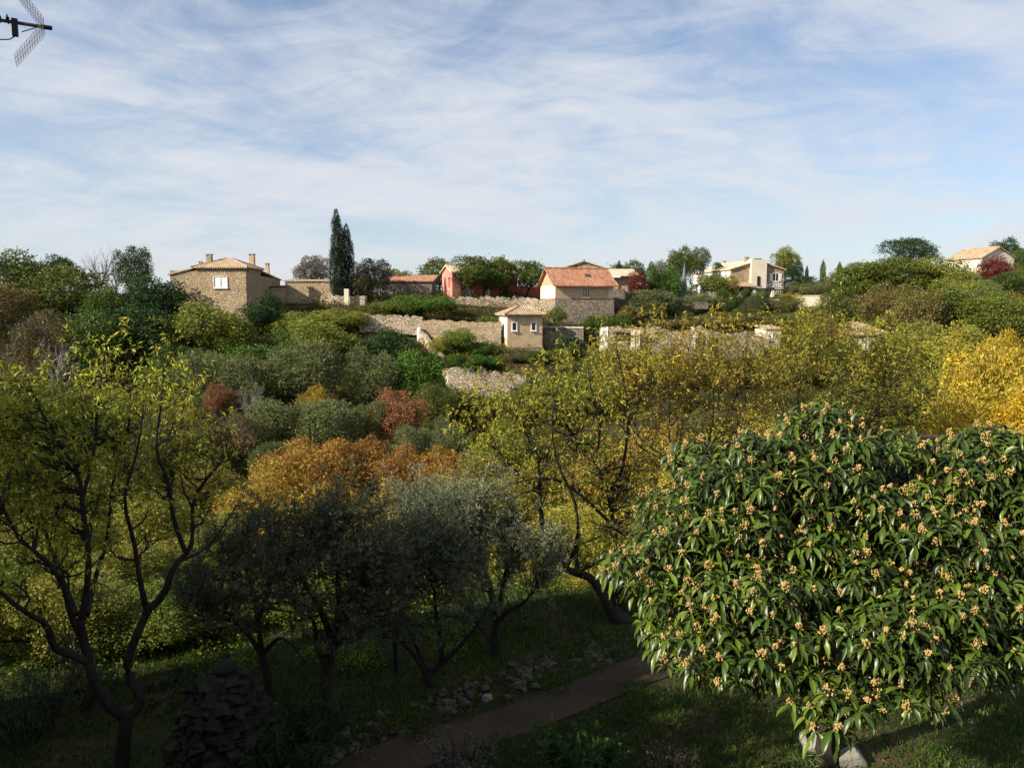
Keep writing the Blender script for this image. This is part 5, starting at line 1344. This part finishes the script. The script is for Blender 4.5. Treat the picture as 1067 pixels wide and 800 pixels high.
# fence posts by the right olive
for px, t, b, Yp, ln, lab in ((608, 628, 678, 15.3, 0, 'straight tall thin iron fence post near the crooked almond'), (629, 641, 663, 16.6, 0, 'short stubby post just left of the crooked almond trunk'),
                          (582, 650, 676, 15.9, .25, 'leaning thin fence post right of the pale olive trunk'), (590, 645, 672, 16.0, .45, 'most slanted thin fence post beside the tall one'), (571, 650, 678, 15.7, 0, 'upright thin fence post nearest the pale olive trunk')):
    q = at(px, t, Yp); z = h1(q[0], Yp)
    mb = MB(); hh = q[2] - z; mb.tube([[0, 0, -.2], [-ln * .3 * hh, 0, hh * .5], [-ln * hh, 0, hh], [-ln * hh, 0, hh + .01]], [.022, .021, .02, .002], 5)
    tag(mb.build('fence_post', M['rust'], None, False, (q[0] + ln * hh, Yp, z)), lab, 'post', 'fence posts behind the olives')

# ------------------------------------------------------------------ aerial
Pa = at(46, 28.5, 5.0)
B = unit(np.array([-.86, -.50, 0])); Hh = unit(np.array([-.50, .86, 0])); Vv = np.array([0, 0, 1.])
foot = Pa + B * .95; foot[2] = -1.3
T = thing('tv_aerial', tuple(foot), 'rooftop television aerial with wire-mesh reflector against the sky, top left corner', 'aerial')
mb = MB(); mb.tube([[0, 0, 0], [0, 0, Pa[2] + 1.3 + .25]], .022, 8); mb.build('mast', M['metal'], T)
O = Pa - foot
mb = MB(); mb.tube([O - B * .0, O + B * 1.25], .011, 8); mb.build('boom', M['metal'], T)
mb = MB(); mb.tube([O - B * .045, O - B * .044, O + B * .02, O + B * .031], [.002, .014, .014, .002], 8); mb.build('end_clamp', M['blackplastic'], T)
for sg in (1, -1):
    e1 = unit(B * .60 + Vv * sg * .80); mb = MB(); Lr = .27
    s0 = O + Vv * sg * .012
    for k in range(13):
        c = s0 + e1 * (Lr * k / 12); mb.tube([c - Hh * .15, c + Hh * .15], .0011, 4)
    for k in range(7):
        o_ = Hh * (-.15 + .30 * k / 6); mb.tube([s0 + o_, s0 + e1 * Lr + o_], .0011 if k not in (2, 4) else .002, 4)
    mb.build('reflector', M['metal'], T)
mb = MB(); mb.tube([O + B * .02, O + B * .12 - Vv * .05], .003, 4); mb.build('strut', M['metal'], T)
mb = MB(); c = O + B * .155
def obox(mb, c, a, b, h, A, Bv, Cv): 
    V = [c + A * x * a + Bv * y * b + Cv * z * h for z in (-1, 1) for y in (-1, 1) for x in (-1, 1)]
    mb.add(V, [[0, 2, 3, 1], [4, 5, 7, 6], [0, 1, 5, 4], [2, 6, 7, 3], [0, 4, 6, 2], [1, 3, 7, 5]])
obox(mb, c - Vv * .03, .017, .02, .05, B, Hh, Vv); mb.build('junction_box', M['blackplastic'], T)
mb = MB(); mb.tube([c - Vv * .08, c - Vv * .105 + B * .03, c - Vv * .12 + B * .10, c - Vv * .13 + B * .22, c - Vv * .12 + B * .4, c - Vv * .2 + B * .62, c - Vv * .6 + B * .64], .0035, 6); mb.build('cable', M['blackplastic'], T, True)
for k in range(12):
    c = O + B * (.19 + k * .042); mb = MB(); mb.tube([c - Hh * .085 + Vv * .012, c + Hh * .085 + Vv * .012], .0045, 5); obox(mb, c + Vv * .012, .009, .012, .012, B, Hh, Vv); mb.build('director', M['blackplastic'], T)

# ------------------------------------------------------------------ the garden's own house and annexe, plus an unseen house and laurels added for shade
def plain_house(name, label, x0, x1, y0, y1, ze, zr, ridge):
    T = thing(name, (x0, y0, -7.2), label, 'house'); w = x1 - x0; d = y1 - y0; ze += 7.2; zr += 7.2
    mb = MB(); wall_body(mb, w, d, -.3, ze, zr, ridge); mb.build('wall', M['stone'], T)
    roof(T, w, d, ze, zr, 'tilet', ridge=ridge, oh=.3)
    for k in range(max(1, int((d if ridge == 'y' else w) / 3.2))):
        for zz in (1.2, 4.2):
            if zz + 1.6 < ze:
                if ridge == 'y': window(T, 'right', 1.6 + k * 3.2, zz, .9, 1.3, 'white', 'glass', 1, size=(w, d), shutters='grey_cloth')
                else: window(T, 'front', 1.6 + k * 3.2, zz, .9, 1.3, 'white', 'glass', 1, shutters='grey_cloth')
    return T
plain_house('neighbour_house', 'tall stone neighbour house left of the garden', -18.6, -13, -3, 8.5, 2.9, 4.7, 'y')  # out-of-view house added and shaped to shade the almond, olives and path
plain_house('main_house', 'stone house whose upper window looks over the garden', -9, 7, -9.5, -.7, 1.2, 3.0, 'x')
plain_house('annexe', 'low stone annexe carrying the television aerial', -9, -4.0, -.6, 4.6, -1.45, -1.1, 'y')

for k, (x, y, top, w) in enumerate(((-10.2, 3.2, 2.3, 3.2), (-10.0, 5.2, 2.7, 3.4), (-10.3, 7.0, 2.4, 3.0))):  # unseen laurel row added to shade the path and lower right ground
    T = thing('laurel_tree', (x, y, h1(x, y)), ['dense laurel nearest the house in the row left of the garden', 'tallest dense laurel in the middle of the row left of the garden', 'dense laurel at the far end of the row left of the garden'][k], 'tree')
    c = link('crown', CR['round']['m'][k], T); c.scale = (w, w, (top - h1(x, y)) * 1.02); c.color = (.03, .05, .015, 1); c['second_tone'] = [.04, .07, .02]
    tr = link('trunk', TR[k], T); tr.scale = (w, w, 8)

# ------------------------------------------------------------------ sky and sun
SUN_EL, SUN_S = 30.0, 5.0
to_sun = np.array([-.883, -.47]); to_sun /= np.linalg.norm(to_sun)
el = math.radians(SUN_EL)
sv = Vector((to_sun[0] * math.cos(el), to_sun[1] * math.cos(el), math.sin(el)))
ld = bpy.data.lights.new('sun', 'SUN'); ld.energy = SUN_S; ld.angle = math.radians(.5); ld.color = (1, .91, .76)
lo = bpy.data.objects.new('sun', ld); COL.objects.link(lo); lo.rotation_euler = (-sv).to_track_quat('-Z', 'Y').to_euler(); lo.location = (-30, -20, 40)
W = bpy.data.worlds.new('World'); SC.world = W; W.use_nodes = True; nt = W.node_tree
bg = nt.nodes['Background']
sky = nt.nodes.new('ShaderNodeTexSky'); sky.sky_type = 'NISHITA'; sky.sun_disc = False
sky.sun_elevation = el; sky.sun_rotation = math.atan2(sv.x, sv.y); sky.air_density = 1.0; sky.dust_density = .6; sky.ozone_density = 1.5
SKY_S = .075
tc = nt.nodes.new('ShaderNodeTexCoord')
sx = nt.nodes.new('ShaderNodeSeparateXYZ'); nt.links.new(tc.outputs['Generated'], sx.inputs[0])
zz = math_(nt, 'ADD', math_(nt, 'MAXIMUM', sx.outputs[2], 0.0), .16)
cx = nt.nodes.new('ShaderNodeCombineXYZ')
nt.links.new(math_(nt, 'DIVIDE', sx.outputs[0], zz), cx.inputs[0]); nt.links.new(math_(nt, 'DIVIDE', sx.outputs[1], zz), cx.inputs[1])
def cl(scale, rot, sc, det, rgh, dist):
    mp = nt.nodes.new('ShaderNodeMapping'); mp.vector_type = 'TEXTURE'; mp.inputs['Scale'].default_value = tuple(1 / q for q in scale); mp.inputs['Rotation'].default_value = (0, 0, math.radians(rot)); nt.links.new(cx.outputs[0], mp.inputs[0])
    return noise(nt, mp.outputs[0], sc, det, rgh, dist)
a1 = cl((.8, 1.25, 1), 48, .95, 9, .60, .9); a2 = cl((.9, 1.5, 1), -20, 2.6, 9, .62, 1.2); a3 = cl((1, 1, 1), 0, .6, 3, .5, .2)
s = math_(nt, 'ADD', math_(nt, 'MULTIPLY', a1, .50), math_(nt, 'ADD', math_(nt, 'MULTIPLY', a2, .25), math_(nt, 'MULTIPLY', a3, .25)))
cf = ramp(nt, s, [(.37, (0, 0, 0)), (.45, (.34, .34, .34)), (.52, (.72, .72, .72)), (.60, (1, 1, 1))])
skyc = mix(nt, 1.0, sky.outputs[0], (SKY_S * .86, SKY_S * .96, SKY_S * 1.08), 'MULTIPLY')
hz = math_(nt, 'MULTIPLY', math_(nt, 'SUBTRACT', 1.0, math_(nt, 'MULTIPLY', sx.outputs[2], 3.2), True), .55)
CLOUD = (.425, .44, .47)
c1 = mix(nt, math_(nt, 'MULTIPLY', cf, .96), skyc, CLOUD)
nt.links.new(mix(nt, hz, c1, (.415, .432, .458)), bg.inputs['Color']); bg.inputs['Strength'].default_value = 1.0

# ------------------------------------------------------------------ camera and render
cd = bpy.data.cameras.new('camera'); co = bpy.data.objects.new('camera', cd); COL.objects.link(co)
cd.sensor_width = 36; cd.lens = 27.0; cd.clip_start = .05; cd.clip_end = 3000
co.location = (0, 0, 0); co.rotation_euler = (math.radians(90) - PITCH, 0, 0); SC.camera = co
vs = SC.view_settings; vs.view_transform = 'Standard'; vs.look = 'None'; vs.exposure = 0.85; vs.gamma = 1; vs.use_curve_mapping = False
SC.render.engine = 'CYCLES'
cy = SC.cycles; cy.max_bounces = 6; cy.diffuse_bounces = 3; cy.glossy_bounces = 2; cy.transmission_bounces = 3; cy.transparent_max_bounces = 4
cy.use_adaptive_sampling = True; cy.adaptive_threshold = .02; cy.use_denoising = True
cy.sample_clamp_indirect = 4.0; cy.caustics_reflective = False; cy.caustics_refractive = False
